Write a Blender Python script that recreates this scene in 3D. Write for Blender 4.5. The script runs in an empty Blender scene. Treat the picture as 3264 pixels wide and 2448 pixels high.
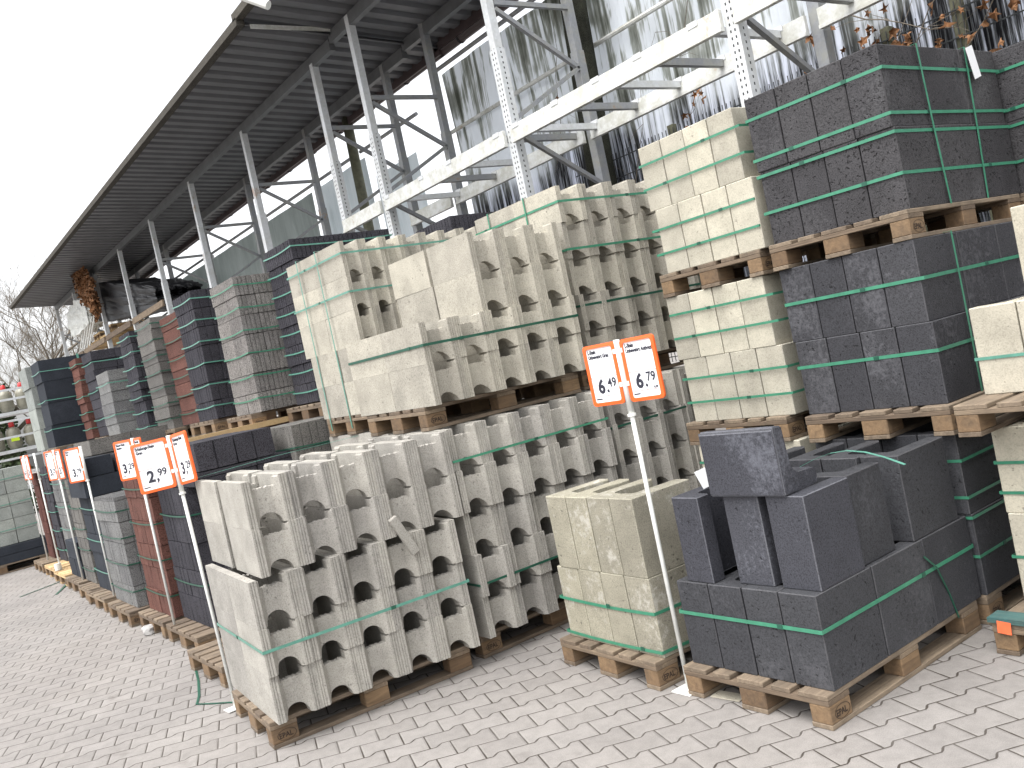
import bpy, bmesh, math, random
from mathutils import Vector, Matrix
random.seed(7)
R = math.radians
C = bpy.context.scene.collection
sc = bpy.context.scene

# ------------------------------------------------------------------ camera
def make_camera():
    yaw, pitch, roll = 0.95077, -0.03428, -0.21012
    f = Vector((-math.sin(yaw)*math.cos(pitch), math.cos(yaw)*math.cos(pitch), math.sin(pitch)))
    r = f.cross(Vector((0, 0, 1))).normalized(); u = r.cross(f)
    r2 = r*math.cos(roll)+u*math.sin(roll); u2 = -r*math.sin(roll)+u*math.cos(roll)
    cam = bpy.data.cameras.new('camera'); o = bpy.data.objects.new('camera', cam); C.objects.link(o)
    m = Matrix((r2, u2, -f)).transposed().to_4x4(); m.translation = Vector((2.324, -2.894, 1.761))
    o.matrix_world = m
    cam.sensor_width = 36; cam.lens = 2916.35/3264*36; cam.clip_start = 0.05; cam.clip_end = 600
    sc.camera = o
make_camera()
# ------------------------------------------------------------------ light
SUN_EL, SUN_AZ = R(64), R(170)     # azimuth of the sun measured from +Y clockwise
w = bpy.data.worlds.new('World'); sc.world = w; w.use_nodes = True
nt = w.node_tree; nt.nodes.clear()
sky = nt.nodes.new('ShaderNodeTexSky'); sky.sky_type = 'NISHITA'; sky.sun_disc = False
sky.sun_elevation = SUN_EL; sky.sun_rotation = SUN_AZ; sky.air_density = 1.0; sky.dust_density = 4.0; sky.ozone_density = 1.0
hs = nt.nodes.new('ShaderNodeHueSaturation'); hs.inputs["Saturation"].default_value = 0.12
bg = nt.nodes.new('ShaderNodeBackground'); bg.inputs['Strength'].default_value = 0.15
wo = nt.nodes.new('ShaderNodeOutputWorld')
nt.links.new(sky.outputs[0], hs.inputs['Color']); nt.links.new(hs.outputs[0], bg.inputs[0]); nt.links.new(bg.outputs[0], wo.inputs[0])
sl = bpy.data.lights.new('sun', 'SUN'); sl.energy = 0.7; sl.angle = R(60); sl.color = (1, 0.965, 0.91)
so = bpy.data.objects.new('sun', sl); C.objects.link(so)
sd = Vector((math.sin(SUN_AZ)*math.cos(SUN_EL), math.cos(SUN_AZ)*math.cos(SUN_EL), math.sin(SUN_EL)))
so.rotation_euler = sd.to_track_quat('Z', 'Y').to_euler()
sc.view_settings.view_transform = 'Standard'; sc.view_settings.look = 'None'
sc.view_settings.exposure = 1.45; sc.view_settings.gamma = 1.0

# ------------------------------------------------------------------ node helpers
class NB:
    def __init__(s, name):
        m = bpy.data.materials.new(name); m.use_nodes = True; s.m = m; s.t = m.node_tree
        s.b = s.t.nodes['Principled BSDF']; s.out = s.t.nodes['Material Output']
    def n(s, typ, **kw):
        x = s.t.nodes.new(typ)
        for k, v in kw.items(): setattr(x, k, v)
        return x
    def l(s, a, b): s.t.links.new(a, b)
    def inp(s, x, sock):
        if hasattr(x, 'links') or isinstance(x, bpy.types.NodeSocket): s.l(x, sock)
        else: sock.default_value = x
    def math(s, op, a, b=0.0, c=0.0):
        x = s.n('ShaderNodeMath', operation=op)
        s.inp(a, x.inputs[0]); s.inp(b, x.inputs[1]); s.inp(c, x.inputs[2])
        return x.outputs[0]
    def vmath(s, op, a, b):
        x = s.n('ShaderNodeVectorMath', operation=op); s.inp(a, x.inputs[0]); s.inp(b, x.inputs[1]); return x.outputs[0]
    def noise(s, vec, scale, detail=3, rough=.6, dist=0):
        x = s.n('ShaderNodeTexNoise'); x.inputs['Scale'].default_value = scale; x.inputs['Detail'].default_value = detail
        x.inputs['Roughness'].default_value = rough; x.inputs['Distortion'].default_value = dist
        if vec is not None: s.l(vec, x.inputs['Vector'])
        return x.outputs['Fac']
    def ramp(s, fac, stops):
        x = s.n('ShaderNodeValToRGB'); e = x.color_ramp.elements
        e[0].position, e[0].color = stops[0][0], stops[0][1]
        e[1].position, e[1].color = stops[-1][0], stops[-1][1]
        for p, c in stops[1:-1]:
            q = e.new(p); q.color = c
        s.inp(fac, x.inputs[0]); return x.outputs[0]
    def mix(s, fac, a, b, mode='MIX'):
        x = s.n('ShaderNodeMix', data_type='RGBA', blend_type=mode)
        s.inp(fac, x.inputs[0])
        for v, i in ((a, 6), (b, 7)):
            if isinstance(v, tuple): x.inputs[i].default_value = v if len(v) == 4 else v+(1,)
            else: s.l(v, x.inputs[i])
        return x.outputs[2]
    def coords(s, scale=(1, 1, 1), jitter=True):
        tc = s.n('ShaderNodeTexCoord'); v = tc.outputs['Object']
        if jitter:
            oi = s.n('ShaderNodeObjectInfo')
            k = s.math('MULTIPLY', oi.outputs['Random'], 37.0)
            cx = s.n('ShaderNodeCombineXYZ'); s.l(k, cx.inputs[0]); s.l(k, cx.inputs[1]); s.l(k, cx.inputs[2])
            v = s.vmath('ADD', v, cx.outputs[0]); s.rnd = oi.outputs['Random']
        mp = s.n('ShaderNodeMapping'); s.l(v, mp.inputs[0]); mp.inputs['Scale'].default_value = scale
        return mp.outputs[0]
    def bump(s, h, dist=.002, strength=.6, prev=None):
        x = s.n('ShaderNodeBump'); x.inputs['Distance'].default_value = dist; x.inputs['Strength'].default_value = strength
        s.l(h, x.inputs['Height'])
        if prev is not None: s.l(prev, x.inputs['Normal'])
        return x.outputs[0]
def c4(r, g=None, b=None):
    if g is None: return (r, r, r, 1)
    return (r, g, b, 1)
def bw(v): return (v, v, v, 1)

def concrete(name, col, var=.18, pits=.6, pit_scale=45, rough=.9, bumpd=.003, stain=None, speck=.5, coarse=0.0, pit_lo=.22, pit_hi=.33):
    B = NB(name); v = B.coords()
    mott = B.noise(v, 5, 4, .65); fine = B.noise(v, 140, 3, .7)
    dark = tuple(x*(1-var) for x in col); lite = tuple(min(1, x*(1+var)) for x in col)
    base = B.mix(B.ramp(mott, [(.3, bw(0)), (.7, bw(1))]), dark, lite)
    # per-object tint
    rf = B.math('MULTIPLY_ADD', B.rnd, .27, .84)
    rg = B.n('ShaderNodeCombineColor'); B.l(rf, rg.inputs[0]); B.l(rf, rg.inputs[1]); B.l(B.math('MULTIPLY_ADD', B.rnd, .24, .85), rg.inputs[2])
    base = B.mix(1.0, base, rg.outputs[0], 'MULTIPLY')
    sp = B.ramp(fine, [(.35, bw(1-speck*.6)), (.5, bw(1)), (.68, bw(1+speck*.25))])
    base = B.mix(1.0, base, sp, 'MULTIPLY')
    # pits: small dark pores
    pn = B.noise(v, pit_scale, 2, .5, .25); pm = B.noise(v, 7, 2)
    pit = B.ramp(B.math('ADD', pn, B.math('MULTIPLY', B.math('SUBTRACT', pm, .5), .25)), [(pit_lo, bw(1)), (pit_hi, bw(0))])
    base = B.mix(B.math('MULTIPLY', pit, pits), base, tuple(x*.35 for x in col))
    if stain:
        sc_, amt, scol = stain
        s1 = B.noise(v, sc_, 6, .75, .25); s2 = B.noise(v, 2.2, 2)
        st = B.ramp(B.math('ADD', s1, B.math('MULTIPLY', B.math('SUBTRACT', s2, .5), .9)), [(.58, bw(0)), (.78, bw(amt))])
        base = B.mix(st, base, scol)
    B.l(base, B.b.inputs['Base Color']); B.b.inputs['Roughness'].default_value = rough
    B.b.inputs['Specular IOR Level'].default_value = .25
    h = B.math('SUBTRACT', B.math('MULTIPLY_ADD', fine, .5+coarse, B.math('MULTIPLY', mott, .3)), B.math('MULTIPLY', pit, .9))
    B.l(B.bump(h, bumpd, .8), B.b.inputs['Normal'])
    return B.m

def wood(name, grain, a, b, dirt=.5):
    B = NB(name); sc_ = [28, 28, 28]; sc_[grain] = 2.0
    v = B.coords(tuple(sc_)); v2 = B.coords()
    g = B.noise(v, 1.6, 5, .7, .8); d = B.noise(v2, 9, 4, .65)
    col = B.mix(B.ramp(g, [(.28, bw(0)), (.72, bw(1))]), a, b)
    tint = B.mix(B.rnd, (.62, .55, .5), (1.12, 1.05, .95))
    col = B.mix(1, col, tint, 'MULTIPLY')
    col = B.mix(B.ramp(d, [(.45, bw(0)), (.75, bw(dirt))]), col, (.055, .045, .035))
    B.l(col, B.b.inputs['Base Color']); B.b.inputs['Roughness'].default_value = .82
    B.l(B.bump(g, .004, .7), B.b.inputs['Normal'])
    return B.m

def plain(name, col, rough=.5, metal=0.0, noise_amt=.1, nscale=30, spec=.5):
    B = NB(name); v = B.coords()
    n = B.noise(v, nscale, 3)
    B.l(B.mix(B.ramp(n, [(.3, bw(0)), (.7, bw(1))]), tuple(x*(1-noise_amt) for x in col), tuple(min(1, x*(1+noise_amt)) for x in col)), B.b.inputs['Base Color'])
    B.b.inputs['Roughness'].default_value = rough; B.b.inputs['Metallic'].default_value = metal
    B.b.inputs['Specular IOR Level'].default_value = spec
    return B.m

def galv(name, col=(.55, .57, .58), metal=.35, rough=.45, stain=.35):
    B = NB(name); v = B.coords()
    vo = B.n('ShaderNodeTexVoronoi'); vo.inputs['Scale'].default_value = 40; B.l(v, vo.inputs[0])
    n = B.noise(v, 6, 4, .7); s = B.noise(v, 3, 5, .7)
    c = B.mix(B.math('MULTIPLY', vo.outputs['Color'], .35), tuple(x*.8 for x in col), tuple(min(1, x*1.2) for x in col))
    c = B.mix(B.ramp(n, [(.42, bw(0)), (.62, bw(stain*1.6))]), c, (.38, .37, .29))
    c = B.mix(B.ramp(s, [(.64, bw(0)), (.72, bw(.6))]), c, (.36, .17, .07))
    B.l(c, B.b.inputs['Base Color']); B.b.inputs['Metallic'].default_value = metal; B.b.inputs['Roughness'].default_value = rough
    B.l(B.bump(n, .001, .3), B.b.inputs['Normal'])
    return B.m

M = {}
M['hollow'] = concrete('hollow block concrete', (.352, .335, .305), pits=.8, pit_scale=60, bumpd=.003, stain=(3.2, .4, (.25, .235, .205)))
M['hollow_w'] = concrete('warm hollow block concrete', (.40, .375, .32), pits=.8, pit_scale=60, bumpd=.003, stain=(3.2, .35, (.27, .25, .21)))
M['cream'] = concrete('cream concrete', (.49, .455, .37), pits=.9, pit_scale=42, bumpd=.004, speck=.3)
M['buff'] = concrete('buff concrete', (.44, .412, .34), pits=.7, pit_scale=50, bumpd=.003, speck=.35)
M['olive'] = concrete('weathered buff concrete', (.30, .28, .222), pits=1, pit_scale=50, bumpd=.003, stain=(22, .8, (.5, .48, .43)))
M['anth'] = concrete('anthracite concrete', (.048, .049, .055), var=.1, pits=1, pit_scale=62, bumpd=.004, rough=.7, stain=(45, .22, (.17, .17, .185)), speck=.7, pit_lo=.26, pit_hi=.34)
M['anth_c'] = concrete('scuffed anthracite concrete', (.048, .048, .054), var=.12, pits=1, pit_scale=62, bumpd=.004, rough=.7, stain=(34, .26, (.24, .24, .26)), speck=.8, pit_lo=.26, pit_hi=.34)
M['anth_pit'] = concrete('porous anthracite concrete', (.055, .053, .057), pits=1, pit_scale=58, bumpd=.010, rough=.7, speck=1.0, pit_lo=.29, pit_hi=.38, stain=(60, .35, (.15, .15, .155)))
M['anth_w'] = concrete('chalky anthracite concrete', (.054, .055, .066), var=.1, pits=.9, pit_scale=60, bumpd=.004, rough=.7, stain=(50, .32, (.24, .25, .29)), speck=.8)
M['s_dark'] = concrete('dark rough stone', (.055, .053, .064), pits=.8, pit_scale=60, bumpd=.01, speck=1.6, coarse=1)
M['s_grey'] = concrete('grey rough stone', (.215, .215, .215), pits=.8, pit_scale=60, bumpd=.01, speck=1.3, coarse=1)
M['s_lgrey'] = concrete('light grey rough stone', (.25, .235, .225), pits=.9, pit_scale=60, bumpd=.01, speck=1.5, coarse=1)
M['s_mgrey'] = concrete('mid grey rough stone', (.175, .167, .157), pits=.8, pit_scale=60, bumpd=.01, speck=1.3, coarse=1)
M['s_red'] = concrete('red rough stone', (.145, .066, .053), pits=.8, pit_scale=60, bumpd=.008, speck=1.2, coarse=1)
M['s_brown'] = concrete('brown red rough stone', (.115, .048, .04), pits=.8, pit_scale=60, bumpd=.008, speck=1.2, coarse=1)
M['s_navy'] = concrete('dark blue grey stone', (.030, .035, .045), pits=.6, pit_scale=60, bumpd=.004, speck=.7)
M['s_green'] = concrete('greenish grey stone', (.30, .32, .30), pits=.5, pit_scale=60, bumpd=.004, speck=.7)
M['woodY'] = wood('pallet board wood along', 1, (.125, .10, .078), (.27, .225, .175))
M['woodX'] = wood('pallet board wood across', 0, (.135, .105, .08), (.27, .22, .165))
M['woodB'] = wood('pallet block wood', 1, (.14, .095, .058), (.27, .19, .115), .55)
M['woodN'] = wood('fresh pallet wood', 0, (.5, .36, .18), (.66, .52, .32), .15)
M['brand'] = plain('burnt brand mark', (.035, .022, .015), .9)
M['strap'] = plain('green strap plastic', (.05, .22, .135), .35, 0, .15, 20)
M['strapd'] = plain('dark green strap plastic', (.015, .085, .055), .4, 0, .15, 20)
M['strapl'] = plain('pale green strap plastic', (.10, .27, .21), .35, 0, .15, 20)
M['steel'] = galv('galvanised rack steel', (.70, .72, .74), .1, .42, .15)
def slotted():
    m = galv('slotted rack steel', (.70, .72, .74), .1, .42, .15); m = m; nt_ = m.node_tree
    B = NB.__new__(NB); B.m = m; B.t = nt_; B.b = nt_.nodes['Principled BSDF']; B.out = nt_.nodes['Material Output']
    old = B.b.inputs['Base Color'].links[0].from_socket
    tc = B.n('ShaderNodeTexCoord'); sp = B.n('ShaderNodeSeparateXYZ'); B.l(tc.outputs['Object'], sp.inputs[0])
    nrm = B.n('ShaderNodeSeparateXYZ'); B.l(tc.outputs['Normal'], nrm.inputs[0])
    fz = B.math('FRACT', B.math('MULTIPLY', sp.outputs[2], 20.0))
    hz = B.math('LESS_THAN', B.math('ABSOLUTE', B.math('SUBTRACT', fz, .5)), .21)
    ux = B.math('ABSOLUTE', B.math('SUBTRACT', B.math('ABSOLUTE', sp.outputs[0]), .019)); hx = B.math('LESS_THAN', ux, .0065)
    uy = B.math('ABSOLUTE', sp.outputs[1]); hy = B.math('LESS_THAN', uy, .007)
    fr_ = B.math('GREATER_THAN', B.math('ABSOLUTE', nrm.outputs[1]), .5)
    hit = B.math('MULTIPLY', hz, B.math('ADD', B.math('MULTIPLY', fr_, hx), B.math('MULTIPLY', B.math('SUBTRACT', 1, fr_), hy)))
    B.l(B.mix(hit, old, (.015, .015, .017)), B.b.inputs['Base Color'])
    return m
M['slotsteel'] = slotted()
M['beam'] = galv('galvanised beam steel', (.76, .77, .75), .05, .5, .35)
M['dsteel'] = galv('dull steel', (.31, .32, .34), .3, .5, .2)
M['roof'] = plain('roof sheet', (.13, .132, .14), .45, .2, .12, 3)
M['purlin'] = plain('roof purlin steel', (.14, .145, .15), .45, .3, .15, 5)
M['gutter'] = plain('gutter brown', (.07, .05, .05), .5, 0, .1, 5)
M['mossy'] = concrete('mossy roof edge', (.085, .078, .066), pits=.9, pit_scale=25, bumpd=.01, speck=1.5)
M['slot'] = plain('dark slot', (.02, .02, .022), .9)
M['orange'] = plain('orange plastic frame', (.82, .13, .025), .32, 0, .04, 10)
M['paper'] = plain('white paper', (.80, .81, .83), .5, 0, .01, 10)
M['ink'] = plain('dark ink', (.02, .02, .035), .6)
M['redink'] = plain('red ink', (.55, .10, .09), .6)
M['greyink'] = plain('pale ink', (.45, .46, .5), .6)
M['white'] = plain('white painted post', (.74, .75, .72), .35, 0, .08, 14)
M['fencebar'] = plain('fence wire green grey', (.05, .055, .058), .5, .3)
M['fencepost'] = plain('olive fence post', (.10, .10, .065), .8, 0, .3, 14)
M['bark'] = concrete('bark', (.085, .075, .055), var=.4, pits=.6, bumpd=.02, speck=1.5)
M['dbark'] = concrete('dark wet bark', (.035, .036, .026), var=.5, pits=.6, bumpd=.03, speck=1.5)
M['twig'] = plain('twig', (.17, .145, .115), .9, 0, .3)
M['leaf'] = plain('dry leaf', (.22, .105, .045), .75, 0, .65, 9)
M['blackfoil'] = plain('black foil', (.007, .007, .009), .5, 0, .2, 9)
M['whitefoil'] = plain('white foil', (.62, .63, .60), .4, 0, .2, 9)
M['gas'] = plain('gas bottle paint', (.24, .23, .18), .4, .1, .12)
M['redcap'] = plain('red cap', (.55, .03, .03), .4)
M['yellowtag'] = plain('yellow tag', (.65, .85, .05), .5)
M['oranglabel'] = plain('orange label', (.85, .16, .06), .6)
M['teal'] = wood('teal painted wood', 0, (.04, .15, .17), (.12, .25, .25), .6)
M['rock'] = plain('crumpled paper', (.35, .34, .33), .7)

def tarp_mat(name, lite, mid, dark, lo=.42, hi=.62, xs=7, low=None):
    B = NB(name)
    v = B.coords((xs, xs, .55), False); v2 = B.coords((1, 1, .7), False); v3 = B.coords((24, 24, .8), False)
    a = B.noise(v, 1.0, 5, .65, .5); b = B.noise(v2, 1.1, 4, .6, .6); c = B.noise(v3, 1, 4, .7, .4)
    f = B.math('ADD', B.math('MULTIPLY', a, .42), B.math('ADD', B.math('MULTIPLY', b, .4), B.math('MULTIPLY', c, .22)))
    col = B.ramp(f, [(lo, lite), (lo+.05, lite), ((lo+hi)/2, mid), (hi, dark)])  # streaks combine foil stains with painted shadows of what stands behind
    if low:   # the lower half has black streaks, less blurred: stains and painted-in shadows
        g = B.math('ADD', B.math('MULTIPLY', a, .5), B.math('MULTIPLY', c, .5))
        c2 = B.ramp(g, [(.44, low[0]), (.50, low[1]), (.54, low[2])])
        sp = B.n('ShaderNodeSeparateXYZ'); B.l(B.n('ShaderNodeNewGeometry').outputs['Position'], sp.inputs[0])
        zz = B.math('ADD', B.math('SUBTRACT', 4.15, sp.outputs[2]), B.math('MULTIPLY', B.math('SUBTRACT', b, .5), 1.6))
        zf = B.math('MINIMUM', B.math('MAXIMUM', B.math('MULTIPLY', zz, 2.0), 0), 1)
        col = B.mix(zf, col, c2)
    B.l(col, B.b.inputs['Base Color']); B.b.inputs['Roughness'].default_value = .3
    B.b.inputs['Specular IOR Level'].default_value = .5
    B.l(B.bump(B.math('ADD', a, c), .05, .4), B.b.inputs['Normal'])
    tr = B.n('ShaderNodeBsdfTranslucent'); B.l(col, tr.inputs[0])
    ad = B.n('ShaderNodeMixShader'); ad.inputs[0].default_value = .6
    B.l(B.b.outputs[0], ad.inputs[1]); B.l(tr.outputs[0], ad.inputs[2]); B.l(ad.outputs[0], B.out.inputs[0])
    return B.m
M['tarp'] = tarp_mat('stained foil', c4(.86, .89, .92), c4(.44, .46, .43), c4(.13, .14, .11), .445, .62, 7, (c4(.82, .85, .93), c4(.34, .36, .40), c4(.012, .012, .016)))
M['tarp_l'] = tarp_mat('milky foil', c4(.80, .84, .86), c4(.68, .73, .75), c4(.45, .5, .5), .40, .75, 3)
M['tarp_g'] = tarp_mat('grey green foil', c4(.50, .54, .53), c4(.40, .44, .43), c4(.25, .28, .27), .40, .75, 3)

def paving():
    B = NB('wave edged paving'); tc = B.n('ShaderNodeTexCoord'); P = tc.outputs['Object']
    sp = B.n('ShaderNodeSeparateXYZ'); B.l(P, sp.inputs[0]); X, Y = sp.outputs[0], sp.outputs[1]
    ang = R(71.2); cx, cy = math.cos(ang), math.sin(ang); jx, jy = cy, -cx; L, Wd = .2, .152
    ox, oy = .003, .88
    mt = B.math
    U = mt('ADD', mt('MULTIPLY', mt('SUBTRACT', X, ox), cx), mt('MULTIPLY', mt('SUBTRACT', Y, oy), cy))
    V = mt('ADD', mt('MULTIPLY', mt('SUBTRACT', X, ox), jx), mt('MULTIPLY', mt('SUBTRACT', Y, oy), jy))
    k = mt('ROUND', mt('DIVIDE', V, Wd))
    def phase(idx, off=.27):
        return mt('ADD', mt('ADD', mt('DIVIDE', U, L), mt('MULTIPLY', idx, .5)), off)
    ph = mt('FRACT', phase(k))
    # drift towards +j between jogs, quick step back around phase 0
    up = mt('MULTIPLY_ADD', ph, 1.0, -.5)                                 # -.5 .. .5
    edge = mt('SMOOTH_MIN', mt('MULTIPLY', ph, 1/.09), mt('MULTIPLY', mt('SUBTRACT', 1, ph), 1/.09), .3)
    damp = mt('MINIMUM', edge, 1.0)
    f = mt('MULTIPLY', mt('MULTIPLY', up, damp), .034)
    dv = mt('SUBTRACT', mt('SUBTRACT', V, mt('MULTIPLY', k, Wd)), f)
    d1 = mt('ABSOLUTE', dv)
    m = mt('ADD', k, mt('SUBTRACT', mt('GREATER_THAN', dv, 0), 1.0))
    q = phase(m, 0.0)
    d2 = mt('MULTIPLY', mt('ABSOLUTE', mt('SUBTRACT', mt('FRACT', mt('ADD', q, .5)), .5)), L)
    nz = B.noise(P, 9, 3)
    d = mt('MINIMUM', d1, d2)
    wj = mt('ADD', mt('MULTIPLY_ADD', nz, .0045, .0006), mt('MULTIPLY', mt('SUBTRACT', 1.0, damp), .0035))
    joint = mt('SUBTRACT', 1.0, mt('MINIMUM', mt('MAXIMUM', mt('DIVIDE', mt('SUBTRACT', d, wj), .0016), 0), 1))
    # joint filling varies
    jm = B.ramp(B.noise(P, 2.3, 3), [(.3, bw(.55)), (.6, bw(1))])
    cid = B.n('ShaderNodeCombineXYZ'); B.l(m, cid.inputs[0]); B.l(mt('FLOOR', q), cid.inputs[1])
    wn = B.n('ShaderNodeTexWhiteNoise'); B.l(cid.outputs[0], wn.inputs[0])
    a = B.mix(wn.outputs['Value'], (.245, .229, .216), (.295, .277, .262))
    big = B.noise(P, .55, 5, .62, .4); a = B.mix(B.ramp(big, [(.32, bw(0)), (.66, bw(.55))]), a, (.19, .178, .172))
    warm = B.noise(P, .35, 3); a = B.mix(B.ramp(warm, [(.45, bw(0)), (.7, bw(.4))]), a, (.31, .283, .255))
    fine = B.noise(P, 210, 3, .7); a = B.mix(1, a, B.ramp(fine, [(.3, bw(.78)), (.55, bw(1)), (.7, bw(1.12))]), 'MULTIPLY')
    med = B.noise(P, 14, 5, .7); a = B.mix(1, a, B.ramp(med, [(.3, bw(.86)), (.6, bw(1.04))]), 'MULTIPLY')
    blot = B.noise(P, 3.1, 5, .7, .3); a = B.mix(B.ramp(blot, [(.62, bw(0)), (.76, bw(.55))]), a, (.12, .105, .095))
    col = B.mix(mt('MULTIPLY', joint, jm), a, (.045, .037, .030))
    B.l(col, B.b.inputs['Base Color']); B.b.inputs['Roughness'].default_value = .88; B.b.inputs['Specular IOR Level'].default_value = .25
    rd = mt('MINIMUM', mt('DIVIDE', d, .012), 1.0)
    h = mt('ADD', mt('MULTIPLY', rd, 1.0), mt('ADD', mt('MULTIPLY', fine, .12), mt('MULTIPLY', wn.outputs['Value'], .15)))
    B.l(B.bump(h, .004, .7), B.b.inputs['Normal'])
    return B.m
M['paving'] = paving()

# ------------------------------------------------------------------ object helpers
def new_mesh(name, bm, mats, smooth=False):
    me = bpy.data.meshes.new(name); bm.normal_update(); bm.to_mesh(me); bm.free()
    for m in (mats if isinstance(mats, (list, tuple)) else [mats]): me.materials.append(m)
    if smooth:
        for p in me.polygons: p.use_smooth = True
    return me
def link(name, me, parent=None, loc=(0, 0, 0), rz=0):
    o = bpy.data.objects.new(name, me); C.objects.link(o); o.location = loc; o.rotation_euler = (0, 0, rz)
    if parent is not None: o.parent = parent
    return o
def obj(name, bm, mat, parent=None, loc=(0, 0, 0), rz=0, smooth=False):
    return link(name, new_mesh(name, bm, mat, smooth), parent, loc, rz)
def tag(o, label, cat, group=None):
    o['label'] = label; o['category'] = cat
    if group: o['group'] = group
    return o
def thing(name, label, cat, loc=(0, 0, 0), rz=0, group=None):
    return tag(link(name, None, None, loc, rz), label, cat, group)
def copy_tree(o, parent=None):
    c = o.copy(); C.objects.link(c); c.parent = parent
    for ch in o.children: copy_tree(ch, c)
    return c
def box(bm, x0, x1, y0, y1, z0, z1, bev=0.0):
    vs = [bm.verts.new((x, y, z)) for z in (z0, z1) for y in (y0, y1) for x in (x0, x1)]
    F = [(0, 2, 3, 1), (4, 5, 7, 6), (0, 1, 5, 4), (2, 6, 7, 3), (0, 4, 6, 2), (1, 3, 7, 5)]
    fs = [bm.faces.new([vs[i] for i in f]) for f in F]
    if bev:
        es = list({e for f in fs for e in f.edges})
        bmesh.ops.bevel(bm, geom=es, offset=bev, segments=1, affect='EDGES')
def prism(bm, pts, z0, z1):
    """plan polygon (counter-clockwise) extruded from z0 to z1"""
    a = [bm.verts.new((x, y, z0)) for x, y in pts]; b = [bm.verts.new((x, y, z1)) for x, y in pts]
    n = len(pts); bm.faces.new(list(reversed(a))); bm.faces.new(b)
    for i in range(n): bm.faces.new((a[i], a[(i+1) % n], b[(i+1) % n], b[i]))
def tube(bm, pts, r0, r1=None, seg=8, cap=True):
    r1 = r0 if r1 is None else r1; pts = [Vector(p) for p in pts]; rings = []
    for i, p in enumerate(pts):
        d = (pts[min(i+1, len(pts)-1)]-pts[max(i-1, 0)]).normalized()
        ref = Vector((0, 0, 1)) if abs(d.z) < .9 else Vector((1, 0, 0))
        a = d.cross(ref).normalized(); b = d.cross(a); t = i/max(1, len(pts)-1); r = r0+(r1-r0)*t
        rings.append([bm.verts.new(p+a*math.cos(2*math.pi*k/seg)*r+b*math.sin(2*math.pi*k/seg)*r) for k in range(seg)])
    for i in range(len(rings)-1):
        for k in range(seg): bm.faces.new((rings[i][k], rings[i+1][k], rings[i+1][(k+1) % seg], rings[i][(k+1) % seg]))
    if cap:
        bm.faces.new(rings[0]); bm.faces.new(list(reversed(rings[-1])))
def bar(bm, p, q, w, h, up=(0, 0, 1)):
    """rectangular bar from p to q, w wide across, h tall along 'up'"""
    p, q = Vector(p), Vector(q); d = (q-p).normalized(); s = d.cross(Vector(up)).normalized(); u = s.cross(d)
    vs = []
    for c in (p, q):
        for a, b in ((-1, -1), (1, -1), (1, 1), (-1, 1)): vs.append(bm.verts.new(c+s*a*w/2+u*b*h/2))
    for f in ((0, 1, 2, 3), (7, 6, 5, 4), (0, 4, 5, 1), (1, 5, 6, 2), (2, 6, 7, 3), (3, 7, 4, 0)): bm.faces.new([vs[i] for i in f])
ORD = ['bottom', 'second', 'third', 'fourth', 'fifth', 'sixth', 'seventh', 'eighth', 'ninth', 'tenth', 'eleventh', 'twelfth', 'thirteenth']
def rj(a): return random.uniform(-a, a)

# ------------------------------------------------------------------ ground
bm = bmesh.new(); box(bm, -120, 60, -80, 100, -.3, 0)
g = obj('ground', bm, M['paving']); g['kind'] = 'structure'

# ------------------------------------------------------------------ pallets
def text_mesh(body, size, mat, bold=0.0, xs=1.0, ext=.0004):
    cu = bpy.data.curves.new('lettering', 'FONT'); cu.body = body; cu.size = size; cu.offset = bold; cu.extrude = ext
    cu.align_x = 'LEFT'; cu.resolution_u = 3
    o = bpy.data.objects.new('tmp', cu); me = bpy.data.meshes.new_from_object(o)
    bpy.data.objects.remove(o); bpy.data.curves.remove(cu)
    me.materials.clear(); me.materials.append(mat)
    for v in me.vertices: v.co.x *= xs
    return me
def brand_mark(parent_block, x):
    # oval ring and the four letters burnt into the long side of the corner block
    bm = bmesh.new(); n = 28
    for i in range(n):
        a0, a1 = 2*math.pi*i/n, 2*math.pi*(i+1)/n
        q = []
        for a, k in ((a0, 1), (a1, 1), (a1, .93), (a0, .93)):
            q.append(bm.verts.new((x+.0015, .08+math.cos(a)*.052*k, .058+math.sin(a)*.030*k)))
        bm.faces.new(q)
    bmesh.ops.recalc_face_normals(bm, faces=bm.faces)
    t = text_mesh('EPAL', .037, M['brand'], .0008, .92, .0002)
    for v in t.vertices: bm2 = None
    off = len(bm.verts)
    for p in t.vertices: pass
    vs = [bm.verts.new((x+.0016+v.co.z, .037+v.co.x, .045+v.co.y)) for v in t.vertices]
    for p in t.polygons:
        try: bm.faces.new([vs[i] for i in p.vertices])
        except ValueError: pass
    return obj('brand_mark', bm, M['brand'], parent_block)
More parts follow.
